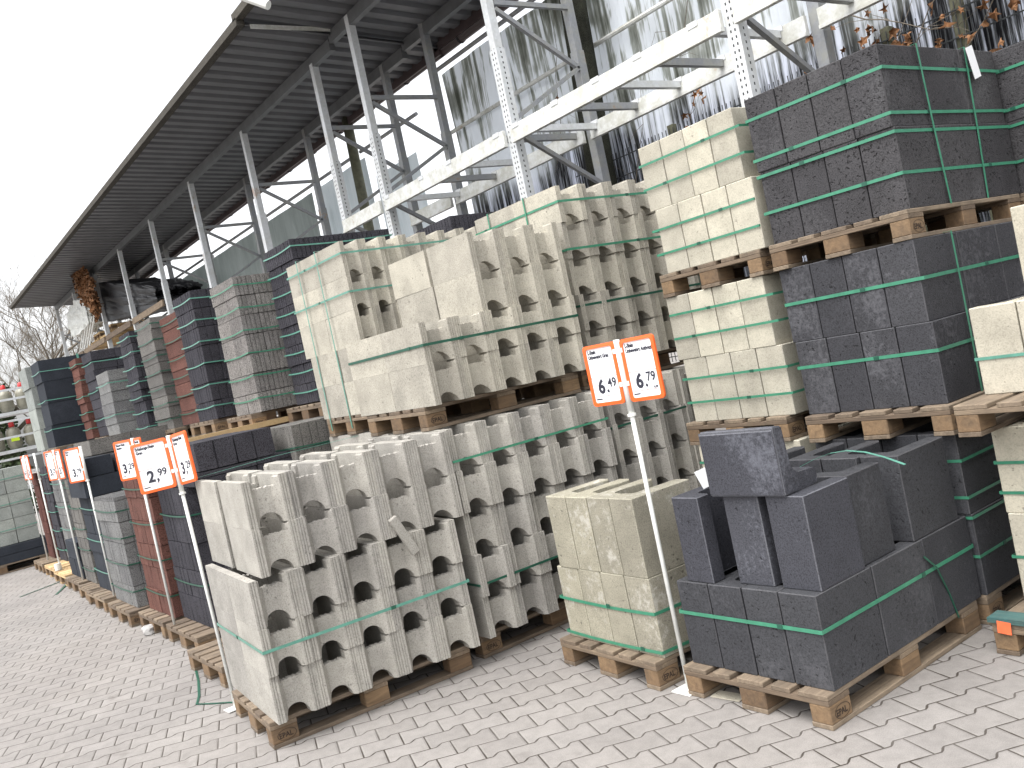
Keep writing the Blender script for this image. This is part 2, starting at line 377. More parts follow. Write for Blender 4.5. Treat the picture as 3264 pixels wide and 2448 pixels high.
def make_pallet(fresh=False):
    root = thing('pallet', 'wooden pallet', 'pallet')
    wy = M['woodY']; wx = M['woodX'] if not fresh else M['woodN']; wb = M['woodB']
    if fresh: wy = M['woodN']
    X0 = (-.1, 0); 
    for a, b_ in ((-.8, -.7), (-.4725, -.3275), (-.1, 0)):
        bm = bmesh.new(); box(bm, a, b_, 0, 1.2, .001, .022, .002); obj('bottom_board', bm, wy, root)
        for y0 in (0, .5275, 1.055):
            bm = bmesh.new(); box(bm, a+.001, b_-.0005, y0+.001, y0+.144, .022, .100, .004)
            bl = obj('block', bm, wb, root)
            if b_ == 0 and y0 == 0: brand_mark(bl, -.0005)
    for y0 in (0, .5275, 1.055):
        bm = bmesh.new(); box(bm, -.8, 0, y0, y0+.145, .100, .122, .002); obj('cross_board', bm, wx, root)
    for a, b_ in ((-.8, -.655), (-.615, -.515), (-.4725, -.3275), (-.285, -.185), (-.145, 0)):
        bm = bmesh.new(); box(bm, a, b_, 0, 1.2, .122, .144, .003); obj('deck_board', bm, wy, root)
    return root
PROTO = make_pallet(); PROTO_USED = [False]; FRESH = [None]
def pallet(x, y, z, rz, label, sx=1.0, sy=1.0, fresh=False):
    if fresh:
        if FRESH[0] is None: FRESH[0] = make_pallet(True); o = FRESH[0]
        else: o = copy_tree(FRESH[0])
    else:
        if PROTO_USED[0]: o = copy_tree(PROTO)
        else: o = PROTO; PROTO_USED[0] = True
    o.location = (x, y, z); o.rotation_euler = (0, 0, rz); o.scale = (sx, sy, 1)
    tag(o, label, 'pallet', 'wooden pallets under the stacks')
    return o

# ------------------------------------------------------------------ hollow formwork block
def hollow_mesh(w, h, L, mat, seed):
    rnd = random.Random(seed)
    bm = bmesh.new(); t = .042 if w > .2 else .034; rec = .052 if w > .2 else .040; back = .095
    def grooved(y0, y1, flip):
        # plan polygon of a side panel with shallow grooves in both ends
        n = 3; g = .005; xs = []
        e = [(0, y0)]
        for i in range(1, n):
            c = y0+(y1-y0)*i/n; e += [(0, c-.003), (-g, c), (0, c+.003)]
        e.append((0, y1))
        pts = e+[(-L-x, y) for x, y in reversed(e)]
        prism(bm, pts, 0, h)
    grooved(0.0006, t, 0); grooved(w-t, w-.0006, 1)
    N = 26; mid = w/2; r = min(.062, (w-2*t)*.40); dipw = r*1.02
    ys = [t+(w-2*t)*i/N for i in range(N+1)]
    ys += [mid-r+.0005, mid+r-.0005, mid-r-.0005, mid+r+.0005, mid-dipw, mid+dipw, mid-dipw-.006, mid+dipw+.006]
    ys = sorted(ys)
    for sgn in (0, 1):
        prev = None
        sl_ = .034 if w > .2 else .02
        for y in ys:
            e = min(y-t, w-t-y); xf = -rec*min(1, e/sl_)
            d = abs(y-mid); zb = math.sqrt(max(0, r*r-d*d)) if d < r else 0
            jag = rnd.uniform(-.004, .004)
            zt = h-.052+jag if d < dipw-.001 else (h-.012 if d < dipw+.012 else h-.010-.002*rnd.random())
            if e < .006: zt = h-.004
            xb = -back
            if sgn: xf, xb = -L-xf, -L+back
            q = [bm.verts.new((xf, y, zb)), bm.verts.new((xf, y, zt)), bm.verts.new((xb, y, zt)), bm.verts.new((xb, y, zb))]
            if prev:
                for i in range(4): bm.faces.new((prev[i], prev[(i+1) % 4], q[(i+1) % 4], q[i]))
            prev = q
    bmesh.ops.recalc_face_normals(bm, faces=bm.faces)
    return new_mesh('hollow_block', bm, mat)
HM = {}
def hollow(key, w=.24, h=.25):
    k = (key, w, h)
    if k not in HM: HM[k] = [hollow_mesh(w, h-.001, .5, M[key], i) for i in range(3)]
    return random.choice(HM[k])
NH = [0]
def hollow_stack(x, y, z, rz, cols, layers, key, where, w=.24, h=.25, cols_left=None, j=.006, first=0, both=True, gap=.0, layer0=0, skip=()):
    """columns run along local y, two blocks deep in local x; (x, y) is the near right corner"""
    cs, sn = math.cos(rz), math.sin(rz)
    for k in range(layers):
        dx = rj(j); 
        for side in (0, 1):
            for c in range(first, cols):
                if side == 1 and not (both or c == first or k == layers-1): continue
                if (k, side, c) in skip: continue
                lx = -side*(.502+gap)+dx+rj(j); ly = c*w+rj(.001)
                o = link('hollow_block', hollow(key, w, h), None, (x+cs*lx-sn*ly, y+sn*lx+cs*ly, z+k*h), rz+rj(.004))
                pos = ['nearest', 'second', 'third', 'fourth', 'fifth', 'sixth', 'seventh'][c]
                tag(o, f"grey hollow block, {ORD[k+layer0]} layer, {pos} column{' left side' if side else ''}, {where}", 'concrete block', 'hollow formwork blocks stacked on pallets'); NH[0] += 1

# ------------------------------------------------------------------ L shaped stones
def l_mesh(mat, mirror, H=.4, LX=.2, LY=.4, t=.075):
    bm = bmesh.new(); r = .035; pts = [(-LX, 0), (0, 0), (0, t)]
    for i in range(7):
        a = -math.pi/2-i*math.pi/12
        pts.append((-LX+t+r+math.cos(a)*r, t+r+math.sin(a)*r))
    pts += [(-LX+t, LY-.02), (-LX+t-.02, LY), (-LX, LY)]
    if mirror: pts = [(-LX-x_, y_) for x_, y_ in reversed(pts)]
    prism(bm, pts, 0, H)
    bmesh.ops.bevel(bm, geom=[e for e in bm.edges if e.calc_length() > .03], offset=.004, segments=1, affect='EDGES', material=1)
    return new_mesh('angle_stone', bm, [mat, EDGE[mat.name]])
EDGE = {}
for k_, col_ in (('anth', (.072, .072, .078)), ('anth_c', (.075, .075, .082)), ('anth_pit', (.066, .064, .068)), ('anth_w', (.115, .117, .132)), ('cream', (.54, .51, .42)), ('buff', (.48, .455, .38)), ('olive', (.36, .34, .27))):
    EDGE[M[k_].name] = concrete(k_+' worn edge', col_, pits=.5, bumpd=.002)
LM = {}
def lstone(mat, mirror, LY=.4, LX=.2):
    k = (mat, mirror, LY, LX)
    if k not in LM: LM[k] = l_mesh(M[mat], mirror, LY=LY-.006, LX=LX-.007, t=.098 if mat == 'olive' else .08)
    return LM[k]
def l_stack(x, y, z, rz, mat, colour, where, layers=2, nx=4, ny=3, shell=True, skip=(), jit=.004, top_full=True, LY=.4, LX=.2, xoff=(0, 0, 0), lay=None):
    cs, sn = math.cos(rz), math.sin(rz)
    for k in range(layers):
        dx, dy = rj(jit)+xoff[k], rj(jit)
        for i in range(nx):
            for j in range(ny):
                if (k, i, j) in skip: continue
                if shell and not (j == 0 or i == 0 or (top_full and k == layers-1)): continue
                lx = -i*LX+dx; ly = j*LY+dy+rj(.002)
                o = link('angle_stone', lstone(mat, i == 0 or (i < nx-1 and j > 0 and i % 2 == 0), LY, LX), None,
                         (x+cs*lx-sn*ly, y+sn*lx+cs*ly, z+k*.4), rz+rj(.003))
                ps = ['right end', 'second from right', 'third from right', 'left end'][i] if nx == 4 else f'{ORD[i]} from right'
                row = ['front row', 'middle row', 'back row', 'rear row'][j]
                tag(o, f"{colour} angle stone, {('lower' if k == 0 else 'upper') if lay is None else lay} layer, {row}, {ps}, {where}", 'concrete block', 'L shaped stones stacked on pallets')

# ------------------------------------------------------------------ straps
def strap_h(name_label, x, y, z, rz, x0, x1, y0, y1, mat='strap', wd=.014, sag=0.0, rel=None):
    """band lying around a stack: rectangle x0..x1 / y0..y1 in the stack's own axes"""
    o_ = .004; th = .0015; bm = bmesh.new()
    a, b_, c, d = x0-o_, x1+o_, y0-o_, y1+o_
    N = 6
    loop = []
    corners = [(b_, c), (b_, d), (a, d), (a, c)]
    for i in range(4):
        p, q = corners[i], corners[(i+1) % 4]
        for s in range(N):
            t = s/N; loop.append((p[0]+(q[0]-p[0])*t, p[1]+(q[1]-p[1])*t, -sag*math.sin(math.pi*t)))
    n = len(loop); cxm, cym = (a+b_)/2, (c+d)/2
    rings = []
    for (px, py, dz) in loop:
        vx, vy = px-cxm, py-cym; kx = th if vx > 0 else -th; ky = th if vy > 0 else -th
        ox_ = kx if abs(abs(vx)-(b_-a)/2) < 1e-4 else 0; oy_ = ky if abs(abs(vy)-(d-c)/2) < 1e-4 else 0
        rings.append([bm.verts.new((px, py, dz)), bm.verts.new((px+ox_, py+oy_, dz)), bm.verts.new((px+ox_, py+oy_, dz+wd)), bm.verts.new((px, py, dz+wd))])
    for i in range(n):
        r0, r1 = rings[i], rings[(i+1) % n]
        for k in range(4): bm.faces.new((r0[k], r1[k], r1[(k+1) % 4], r0[(k+1) % 4]))
    bmesh.ops.recalc_face_normals(bm, faces=bm.faces)
    so2 = tag(obj('strap', bm, M[mat], None, (x, y, z), rz), name_label, 'strap', 'green plastic straps round the stacks')
    if x0 > -1.5 or abs(x) > 0:
        bm = bmesh.new(); sx0 = random.uniform(x0+.1, x1-.15); box(bm, sx0, sx0+.028, y0-o_-.0045, y0-o_-.0016, -.002, wd+.002, .0006); obj('seal', bm, M['strapd'], so2)
        bm = bmesh.new(); sy0 = random.uniform(y0+.2, y1-.3); box(bm, x1+o_+.0016, x1+o_+.0045, sy0, sy0+.028, -.002, wd+.002, .0006); obj('seal', bm, M['strapd'], so2)
    return so2
def strap_path(label, pts, nrm, wd=.014, mat='strap', parent=None, name='strap'):
    """flat ribbon along pts; nrm = face normal per point"""
    bm = bmesh.new(); prev = None
    pts = [Vector(p) for p in pts]
    for i, p in enumerate(pts):
        d = (pts[min(i+1, len(pts)-1)]-pts[max(i-1, 0)]).normalized(); nn = Vector(nrm[i] if isinstance(nrm, list) else nrm)
        s = d.cross(nn).normalized()*wd/2; t = nn*.0015
        q = [bm.verts.new(p-s), bm.verts.new(p+s), bm.verts.new(p+s+t), bm.verts.new(p-s+t)]
        if prev:
            for k in range(4): bm.faces.new((prev[k], prev[(k+1) % 4], q[(k+1) % 4], q[k]))
        prev = q
    bmesh.ops.recalc_face_normals(bm, faces=bm.faces)
    o = obj(name, bm, M[mat], parent)
    if parent is None: tag(o, label, 'strap', 'green plastic straps round the stacks')
    return o
def strap_v_y(label, x, y0, y1, z0, z1, mat='strap'):
    """vertical band round a stack in the plane x = const seen on the -Y face (and over the top)"""
    e = .005
    return strap_path(label, [(x, y0-e, z0), (x, y0-e, (z0+z1)/2), (x, y0-e, z1+e), (x, (y0+y1)/2, z1+e), (x, y1+e, z1+e), (x, y1+e, z0)],
                      [(0, -1, 0), (0, -1, 0), (0, -.7, .7), (0, 0, 1), (0, .7, .7), (0, 1, 0)], mat=mat)
def strap_v_x(label, y, x0, x1, z0, z1, mat='strap', dy=0.0):
    e = .005
    return strap_path(label, [(x1+e, y+dy, z0), (x1+e, y+dy*.4, (z0+z1)/2), (x1+e, y, z1+e), ((x0+x1)/2, y, z1+e), (x0-e, y, z1+e), (x0-e, y, z0)],
                      [(1, 0, 0), (1, 0, 0), (.7, 0, .7), (0, 0, 1), (-.7, 0, .7), (-1, 0, 0)], mat=mat)

# ================================================================== FRONT LEFT PALLET (A)
rzA = -.085; xA, yA = -2.412, -1.475
pallet(xA, yA, 0, rzA, 'worn pallet under the loose hollow blocks nearest the aisle, front left')
def loc2(x, y, rz, lx, ly): return (x+math.cos(rz)*lx-math.sin(rz)*ly, y+math.sin(rz)*lx+math.cos(rz)*ly)
ax, ay = loc2(xA, yA, rzA, .095, .03)
hollow_stack(ax, ay, .144, rzA, 5, 3, 'hollow', 'front left pallet', j=.011, skip={(2, 1, 2), (2, 1, 3)})
ax2, ay2 = loc2(xA, yA, rzA, .095, .105)
hollow_stack(ax2, ay2, .894, rzA+.01, 5, 2, 'hollow', 'front left pallet', j=.012, gap=.085, layer0=3)
strap_h('pale green strap sagging round the second layer of the front left blocks', xA, yA, .52, rzA, -.905, .10, .03, 1.235, 'strapl', .016)
bm = bmesh.new(); box(bm, 0, .03, 0, .05, 0, .25, .004)
o = obj('concrete_shard', bm, M['hollow']); px, py = loc2(xA, yA, rzA, .10, .93); o.location = (px, py, .77); o.rotation_euler = (.42, .06, rzA)
tag(o, 'broken concrete shard leaning against the third layer, front left pallet', 'concrete shard')

# ================================================================== YELLOW FRONT PALLET (B) and BLACK FRONT PALLET (Cc)
rzB = -.05; xB, yB = -1.01, -.03
pallet(xB, yB, 0, rzB, 'dark wet pallet under the weathered buff angle stones in front')
bx_, by_ = loc2(xB, yB, rzB, .0, .06)
l_stack(bx_, by_, .144, rzB, 'olive', 'weathered buff', 'small front pallet', 1, 4, 3, shell=False, LX=.195)
l_stack(bx_, by_, .544, rzB, 'olive', 'weathered buff', 'small front pallet', 1, 4, 1, shell=False, LX=.185, lay='upper')
for i, z in enumerate((.165, .36)):
    strap_h(f"green strap round the {'foot' if i == 0 else 'middle'} of the weathered buff stones", bx_, by_, z, rzB, -.785, 0, 0, 1.2, 'strap', .016, .008)
rzC = -.004; xC, yC = -.055, 0.0
pallet(xC, yC, 0, rzC, 'front pallet with a splintered edge under black angle stones')
l_stack(xC+.0, yC+.05, .144, rzC, 'anth', 'black', 'front right pallet', 1, 4, 3, shell=False, LX=.197)
# upper loose layer
for (lx, ly, mir, LY, LX, dz, lab) in [(0, .10, True, .32, .2, 0, 'black angle stone standing loose, upper layer, nearest corner, front right pallet'),
        (-.235, .10, False, .4, .2, 0, 'chalky black angle stone, upper layer, middle of the front, front right pallet'),
        (-.545, .06, False, .4, .17, 0, 'scratched chalky black angle stone, upper layer, left of the front, front right pallet'),
        (-.02, .43, True, .26, .2, 0, 'black angle stone, upper layer, second along the right side, front right pallet'),
        (0, .80, True, .4, .2, 0, 'black angle stone, upper layer, far end of the right side, front right pallet'),
        (-.2, .78, False, .4, .2, 0, 'black angle stone, upper layer, far end beside the right side, front right pallet'),
        (-.4, .78, False, .4, .2, 0, 'black angle stone, upper layer, far end third from right, front right pallet'),
        (-.6, .72, False, .4, .2, 0, 'black angle stone, upper layer, far end left, front right pallet')]:
    o = link('angle_stone', lstone('anth_w' if ly < .2 else 'anth', mir, LY, LX), None, (xC+lx, yC+ly, .545+dz), rzC+rj(.006))
    tag(o, lab, 'concrete block', 'L shaped stones stacked on pallets')
# single stone lying on top: profile in the y-z plane, 0.39 long in x
bm = bmesh.new(); t = .075; r = .05
prof = [(0, 0), (.22, 0), (.235, .02), (.235, .06), (.215, t)]
for i in range(7):
    a = -math.pi/2-i*math.pi/12; prof.append((t+r+math.cos(a)*r, t+r+math.sin(a)*r))
prof += [(t-.008, .285), (.01, .29), (0, .28)]
av = [bm.verts.new((0, p, q)) for p, q in prof]; bv = [bm.verts.new((.40, p, q)) for p, q in prof]
bm.faces.new(list(reversed(av))); bm.faces.new(bv)
for i in range(len(prof)): bm.faces.new((av[i], av[(i+1) % len(prof)], bv[(i+1) % len(prof)], bv[i]))
bmesh.ops.recalc_face_normals(bm, faces=bm.faces)
bmesh.ops.bevel(bm, geom=[e for e in bm.edges if e.calc_length() > .05], offset=.006, segments=2, affect='EDGES', material=1)
o = obj('angle_stone', bm, [M['anth_w'], EDGE[M['anth_w'].name]], None, (-.525, .07, .948), .03)
tag(o, 'single black angle stone lying on top of the front right stack, foot to the back', 'concrete block', 'L shaped stones stacked on pallets')
strap_h('pale green strap round the lower layer of the front black stones', xC, yC+.05, .385, rzC, -.79, .0, 0, 1.2, 'strap', .017)
strap_path('loose green strap end curving over the tops of the black stones', [(-.45+.09*i, .62-.0*i, .945+.07*math.sin(i*math.pi/6)) for i in range(7)], [(0, 0, 1)]*7, .016, 'strapl')
strap_path('dark green strap end hanging down the right side of the front black stones', [(xC+.012, .83, .47), (xC+.02, .90, .40), (xC+.008, .98, .25), (xC+.008, 1.02, .12)], (1, 0, 0), .010, 'strapd')
# T1b black rear pallet, hole blocks etc. ------------------------------------------------ REAR ROW RIGHT
pallet(-.03, 1.255, 0, .01, 'ground pallet of the tall black column, behind the front black stones')
l_stack(-.03, 1.265, .144, .01, 'anth', 'black', 'ground tier, tall black column', 2, 4, 3, LX=.198)
pallet(0.0, 1.20, .944, .02, 'pallet with yellow paint mark carrying the middle tier of black stones')
l_stack(-.03, 1.255, 1.088, .0, 'anth_c', 'black', 'middle tier, tall black column', 2, 4, 3, LX=.198, xoff=(.0, -.015))
pallet(-.045, 1.25, 1.888, .025, 'pallet high up carrying the top tier of black stones')
l_stack(-.06, 1.30, 2.032, .025, 'anth_pit', 'porous black', 'top tier, tall black column', 2, 4, 3, LX=.199)
for i, z in enumerate((.33, .52, .62, .80)):
    strap_h(f'green strap, {ORD[i]} one up, round the ground tier of the black column', -.03, 1.265, z, .01, -.795, .0, 0, 1.2)
for i, z in enumerate((1.34, 1.69)):
    strap_h(f"green strap round the {'lower' if i == 0 else 'upper'} half of the middle black tier", -.03, 1.255, z, .0, -.795, .0, 0, 1.2, wd=.017)
for i, z in enumerate((2.20, 2.40, 2.49, 2.71)):
    strap_h(f'green strap, {ORD[i]} one up, round the top black tier', -.06, 1.30, z, .025, -.80, .0, 0, 1.2, wd=.016)
strap_v_x('upright green strap near the corner of the top black tier', 1.64, -.86, -.06, 2.03, 2.832, dy=.04)
strap_v_x('upright green strap further back on the top black tier', 2.14, -.86, -.075, 2.03, 2.832, dy=-.05)
strap_v_x('upright green strap on the middle black tier', 1.55, -.83, -.02, 1.09, 1.888)
bm = bmesh.new(); box(bm, 0, .003, 0, .075, 0, .17)
o = obj('paper_tag', bm, M['paper'], None, (-.055, 2.16, 2.66), 0); o.rotation_euler = (.25, 0, .02)
tag(o, 'white delivery tag under a strap of the top black tier', 'tag')
bm = bmesh.new(); box(bm, 0, .003, 0, .055, 0, .09)
o = obj('paper_tag', bm, M['paper'], None, (-.70, .22, .945), 0); o.rotation_euler = (.3, .1, -.9)
tag(o, 'white tag beside the black stones left of the lying stone', 'tag')
# second black column behind
for z, m_ in ((.144, 'anth'), (1.088, 'anth'), (2.032, 'anth_pit')):
    pallet(.30, 2.50, z-.144, .01, f"pallet of the second black column, {'ground' if z < 1 else 'middle' if z < 2 else 'top'} tier")
    l_stack(.28, 2.53, z, .01, m_, 'black', f"{'ground' if z < 1 else 'middle' if z < 2 else 'top'} tier, second black column", 2, 4, 3, LX=.198, top_full=z > 2)
for i, z in enumerate((2.20, 2.40, 2.49, 2.71)):
    strap_h(f'green strap, {ORD[i]} one up, round the top tier of the second black column', .28, 2.53, z, .01, -.795, .0, 0, 1.2, wd=.016)
# buff column left of the black one
pallet(-.97, 1.28, 0, -.02, 'ground pallet of the buff column, left of the black column')
l_stack(-.95, 1.29, .144, -.02, 'buff', 'buff', 'ground tier, buff column', 2, 4, 3, LX=.197)
pallet(-.985, 1.265, .944, -.04, 'dark pallet under the middle tier of buff stones')
l_stack(-.94, 1.295, 1.088, -.02, 'buff', 'buff', 'middle tier, buff column', 2, 4, 3, LX=.195, xoff=(0, -.035))
pallet(-.95, 1.28, 1.888, -.02, 'high pallet under the top tier of buff stones')
l_stack(-.91, 1.29, 2.032, -.03, 'buff', 'buff', 'top tier, buff column', 2, 4, 3, LX=.195, xoff=(0, -.05))
for t_, z0 in (('ground', .144), ('middle', 1.088), ('top', 2.032)):
    for i, dz in enumerate((.12, .27, .53, .68)):
        strap_h(f'green strap, {ORD[i]} one up, round the {t_} buff tier', -.93, 1.285, z0+dz, -.025, -.80, .01, 0, 1.2, 'strap' if i > 1 or t_ == 'top' else 'strap', .014)
# cream column at the right edge
pallet(.94, .95, 0, .0, 'teal painted pallet with an orange sticker at the right edge')
bm = bmesh.new(); box(bm, .0, .8, .0, .1, .0, .022); o = obj('teal_board', bm, M['teal'], None, (.13, .94, .146))
tag(o, 'teal painted board lying on the right edge pallet', 'board')
bm = bmesh.new(); box(bm, 0, .06, 0, .002, 0, .055); o = obj('price_sticker', bm, M['oranglabel'], None, (.17, .936, .105)); o.rotation_euler = (0, .08, 0)
tag(o, 'small orange sticker on the teal pallet edge', 'sticker')
l_stack(1.0, 1.21, .170, 0, 'cream', 'cream', 'ground tier at the right edge', 2, 4, 2, LX=.21, LY=.4)
pallet(.97, .97, .975, -.02, 'pallet jutting out under the cream stones at the right edge', sx=1.04)
for i in range(4):
    o = link('angle_stone', lstone('cream', i == 3, .4, .21), None, (1.0-i*.21, 1.22, 1.12)); tag(o, f'cream angle stone, low step, {ORD[i]} from right, at the right edge', 'concrete block', 'L shaped stones stacked on pallets')
for i in range(3):
    for k in (0,):
        o = link('angle_stone', lstone('cream', i == 2, .4, .21), None, (1.04-i*.21, 1.24, 1.521+k*.4)); tag(o, f"cream angle stone, {'third' if k == 0 else 'fourth'} layer, {ORD[i]} from right, at the right edge", 'concrete block', 'L shaped stones stacked on pallets')
strap_h('pale green strap round the low step of cream stones', 1.0, 1.22, 1.28, 0, -.84, 0, 0, 1.0, 'strapl', .014)
for i, z in enumerate((.36, .66, .80)):
    strap_h(f'green strap, {ORD[i]} one up, round the cream ground tier', 1.0, 1.21, z, 0, -.84, 0, 0, 1.0)

# ================================================================== REAR ROW, HOLLOW BLOCKS
pallet(-2.37, -.16, 0, -.02, 'ground pallet of the hollow block wall, corner seen beside the front left stack')
hollow_stack(-2.235, -.165, .144, -.02, 5, 5, 'hollow', 'ground tier, middle column', h=.251, both=False, j=.014)
pallet(-2.36, 1.10, 0, 0, 'ground pallet further back under the hollow block wall')
hollow_stack(-2.26, 1.10, .144, 0, 4, 5, 'hollow', 'ground tier, rear column', h=.251, both=False, j=.014)
pallet(-2.435, -.165, 1.400, -.02, 'dark pallet with an orange sticker under the half unpacked hollow blocks')
hollow_stack(-2.31, -.155, 1.546, -.0, 5, 2, 'hollow_w', 'half unpacked upper pallet', h=.249, j=.006)
hollow_stack(-2.32, -.155, 2.044, .0, 5, 2, 'hollow_w', 'half unpacked upper pallet', h=.249, j=.006, first=2, layer0=2, gap=.03)
bm = bmesh.new(); box(bm, 0, .04, 0, .002, 0, .07); o = obj('price_sticker', bm, M['oranglabel'], None, (-2.86, -.153, 1.435)); tag(o, 'small orange sticker on the dark upper pallet edge', 'sticker')
pallet(-2.50, 1.14, 1.400, 0, 'upper pallet further back under the tallest hollow blocks')
hollow_stack(-2.40, 1.16, 1.546, 0, 5, 5, 'hollow_w', 'tall rear upper stack', h=.25, both=False, j=.010)
pallet(-3.65, .10, 1.400, -.0, 'upper pallet of the narrow hollow blocks, left of the half unpacked one')
hollow_stack(-3.50, .10, 1.546, 0, 7, 2, 'hollow_w', 'narrow upper stack', w=.175, h=.25, both=False, j=.008)
hollow_stack(-3.62, .12, 2.046, .0, 7, 3, 'hollow_w', 'narrow upper stack', w=.175, h=.25, both=False, j=.008, layer0=2)
pallet(-3.62, .12, 0, 0, 'ground pallet behind the front left stack')
hollow_stack(-3.50, .12, .144, 0, 5, 5, 'hollow', 'ground tier, left column', h=.251, both=False, j=.010)
for i, (z, m_) in enumerate(((1.20, 'strap'), (.46, 'strapd'))):
    strap_h(f"green strap round the {'upper' if i == 0 else 'lower'} part of the middle hollow ground tier", -2.235, -.165, z, -.02, -1.0, .0, 0, 1.2, m_, .014)
strap_h('green strap round the rear ground tier of hollow blocks', -2.26, 1.1, 1.12, 0, -1, 0, 0, .96, 'strapd')
strap_h('dark green strap round the half unpacked upper hollow blocks', -2.31, -.155, 1.90, 0, -1.0, .005, 0, 1.2, 'strapd', .016)
for i, z in enumerate((2.35, 2.68, 1.96)):
    strap_h(f'green strap, {ORD[i]} of the set, round the tall rear upper hollow blocks', -2.40, 1.16, z, 0, -1, 0.006, 0, 1.2, 'strapd' if i == 2 else 'strap', .016)
for i, z in enumerate((2.70, 2.42, 1.72)):
    strap_h(f'green strap, {ORD[i]} of the set, round the narrow upper hollow blocks', -3.62 if i < 2 else -3.5, .11, z, 0, -1.0, 0.006, 0, 1.23, 'strapl' if i < 2 else 'strapd', .014)
for i, x_ in enumerate((-4.36, -4.0)):
    strap_v_y(f"pale green upright strap, {'left' if i == 0 else 'right'} one on the narrow hollow blocks", x_, .098, 1.3, 1.45, 2.796, 'strapl')
strap_v_y('green upright strap on the smooth side of the tall rear hollow blocks', -2.75, 1.155, 2.3, 2.3, 2.796, 'strap')
strap_v_y('green upright strap left on the tall rear hollow blocks', -3.2, 1.155, 2.3, 2.3, 2.796, 'strap')
strap_path('thin pale strap slack over the tops of the front left blocks', [(-3.36, -1.32, 1.41), (-3.1, -.9, 1.44), (-2.9, -.4, 1.45)], (0, 0, 1), .010, 'strapl')

# ================================================================== LEFT ROWS OF SMALL STONES
def ribbed_mesh(sx, sy, sz, mat, rib, seed):
    rnd = random.Random(seed); bm = bmesh.new(); pts = []; e = .0035
    def side(p, q, n):
        out = []; px, py = p; qx, qy = q; dx, dy = qx-px, qy-py; L = math.hypot(dx, dy); nx_, ny_ = dy/L, -dx/L; g = .011
        out.append(p)
        for i in range(1, n):
            t = i/n+rnd.uniform(-.06, .06)/n; w_ = .006/L
            out += [(px+dx*(t-w_), py+dy*(t-w_)), (px+dx*t-nx_*g, py+dy*t-ny_*g), (px+dx*(t+w_), py+dy*(t+w_))]
        return out
    nx_ = max(1, int(sx/rib)) if rib else 1; ny_ = max(1, int(sy/rib)) if rib else 1
    c = [(-sx+e, e), (-e, e), (-e, sy-e), (-sx+e, sy-e)]
    pts = side(c[0], c[1], nx_)+side(c[1], c[2], ny_)+side(c[2], c[3], nx_)+side(c[3], c[0], ny_)
    prism(bm, pts, .002, sz-.002)
    # roughened top edge
    for v in bm.verts:
        v.co.x += rnd.uniform(-.0025, .0025); v.co.y += rnd.uniform(-.0025, .0025); v.co.z += rnd.uniform(-.003, 0) if v.co.z > sz/2 else rnd.uniform(0, .002)
    return new_mesh('wall_stone', bm, mat)
RB = {}
def ribbed(sx, sy, sz, mat, rib):
    k = (round(sx, 3), round(sy, 3), round(sz, 3), mat, rib)
    if k not in RB: RB[k] = [ribbed_mesh(sx, sy, sz, M[mat], rib, i) for i in range(2)]
    return random.choice(RB[k])
def stone_stack(x0, x1, y0, dep, z0, z1, nz, mat, colour, where, nx=2, ny=3, rib=.07, jit=.006, top=True, straps=0, smat='strapd', kind='wall_stone', cat='stone', rz=0, bundle=False, twist=False):
    sx, sy, sz = (x1-x0)/nx, dep/ny, (z1-z0)/nz
    root = None
    if bundle:
        root = thing('stone_bundle', where, 'stone stack', (0, 0, 0), 0, 'strapped stone stacks')
    for k in range(nz):
        dx, dy = rj(jit), rj(jit)
        for i in range(nx):
            for j in range(ny):
                if not (j == 0 or i == nx-1 or (top and k == nz-1)): continue
                o = link(kind if not bundle else 'stone', ribbed(sx, sy, sz, mat, rib), root, (x1-(nx-1-i)*sx+dx+rj(jit/2), y0+j*sy+dy+rj(jit/2), z0+k*sz), rj(.004))
                if not bundle:
                    p1 = ('left' if i == 0 else 'right') if nx > 1 else 'only one'; p2 = ['front', 'middle', 'back', 'rear'][j]
                    tag(o, f'{colour} stone, {ORD[k]} layer, {p2} {p1}, {where}', cat, 'small wall stones stacked on pallets')
    for i in range(straps):
        z = z0+(z1-z0)*(i+.6)/(straps)
        if bundle:
            o = strap_h('x', 0, 0, z, 0, x0-jit, x1+jit, y0-jit, y0+dep+jit, smat, .012, .012)
            o.parent = root
            for kk in ('label', 'category', 'group'): del o[kk]
        else:
            strap_h(f'green strap, {ORD[i]} one up, round {where}', 0, 0, z, 0, x0-jit, x1+jit, y0-jit, y0+dep+jit, smat, .012, .012)
    return root
# --- ground pallets of the front row (back-projected right ends)
row = [(-3.80, -1.28, 'third empty edged pallet, jutting out behind the front left stack', .98, 0), (-4.85, -1.13, 'dark pallet right of the red stones', 1.10, 0), (-5.83, -1.13, 'grey pallet under the red stones', 1.06, 0), (-6.78, -1.19, 'pallet with an oval mark under the light grey split stones', 1.15, 0),
       (-7.97, -1.17, 'pallet with pale boards under the dark stones', 1.16, 0), (-8.76, -1.14, 'pale empty topped pallet, nearer one of the two by the thin sign post', .98, 0), (-9.75, -1.10, 'pale empty topped pallet, further one by the thin sign post', 1.10, 0),
       (-10.80, -1.08, 'fresh looking pallet under the small black box stones', 1.1, 1), (-11.85, -1.05, 'yellowish pallet under the grey stones far down the row', 1.05, 1), (-12.9, -1.05, 'last but one pallet of the long row', 1.05, 0)]
for x, y, lab, s, fr in row: pallet(x, y, 0, 0, lab, sx=s, fresh=bool(fr))
stone_stack(-7.78, -6.85, -1.09, .95, .144, 1.17, 5, 's_grey', 'light grey split', 'front row stack with slotted top', 2, 3, .10, straps=4, kind='split_stone')
bm = bmesh.new(); W_ = .92; pr = []; nrib = 11
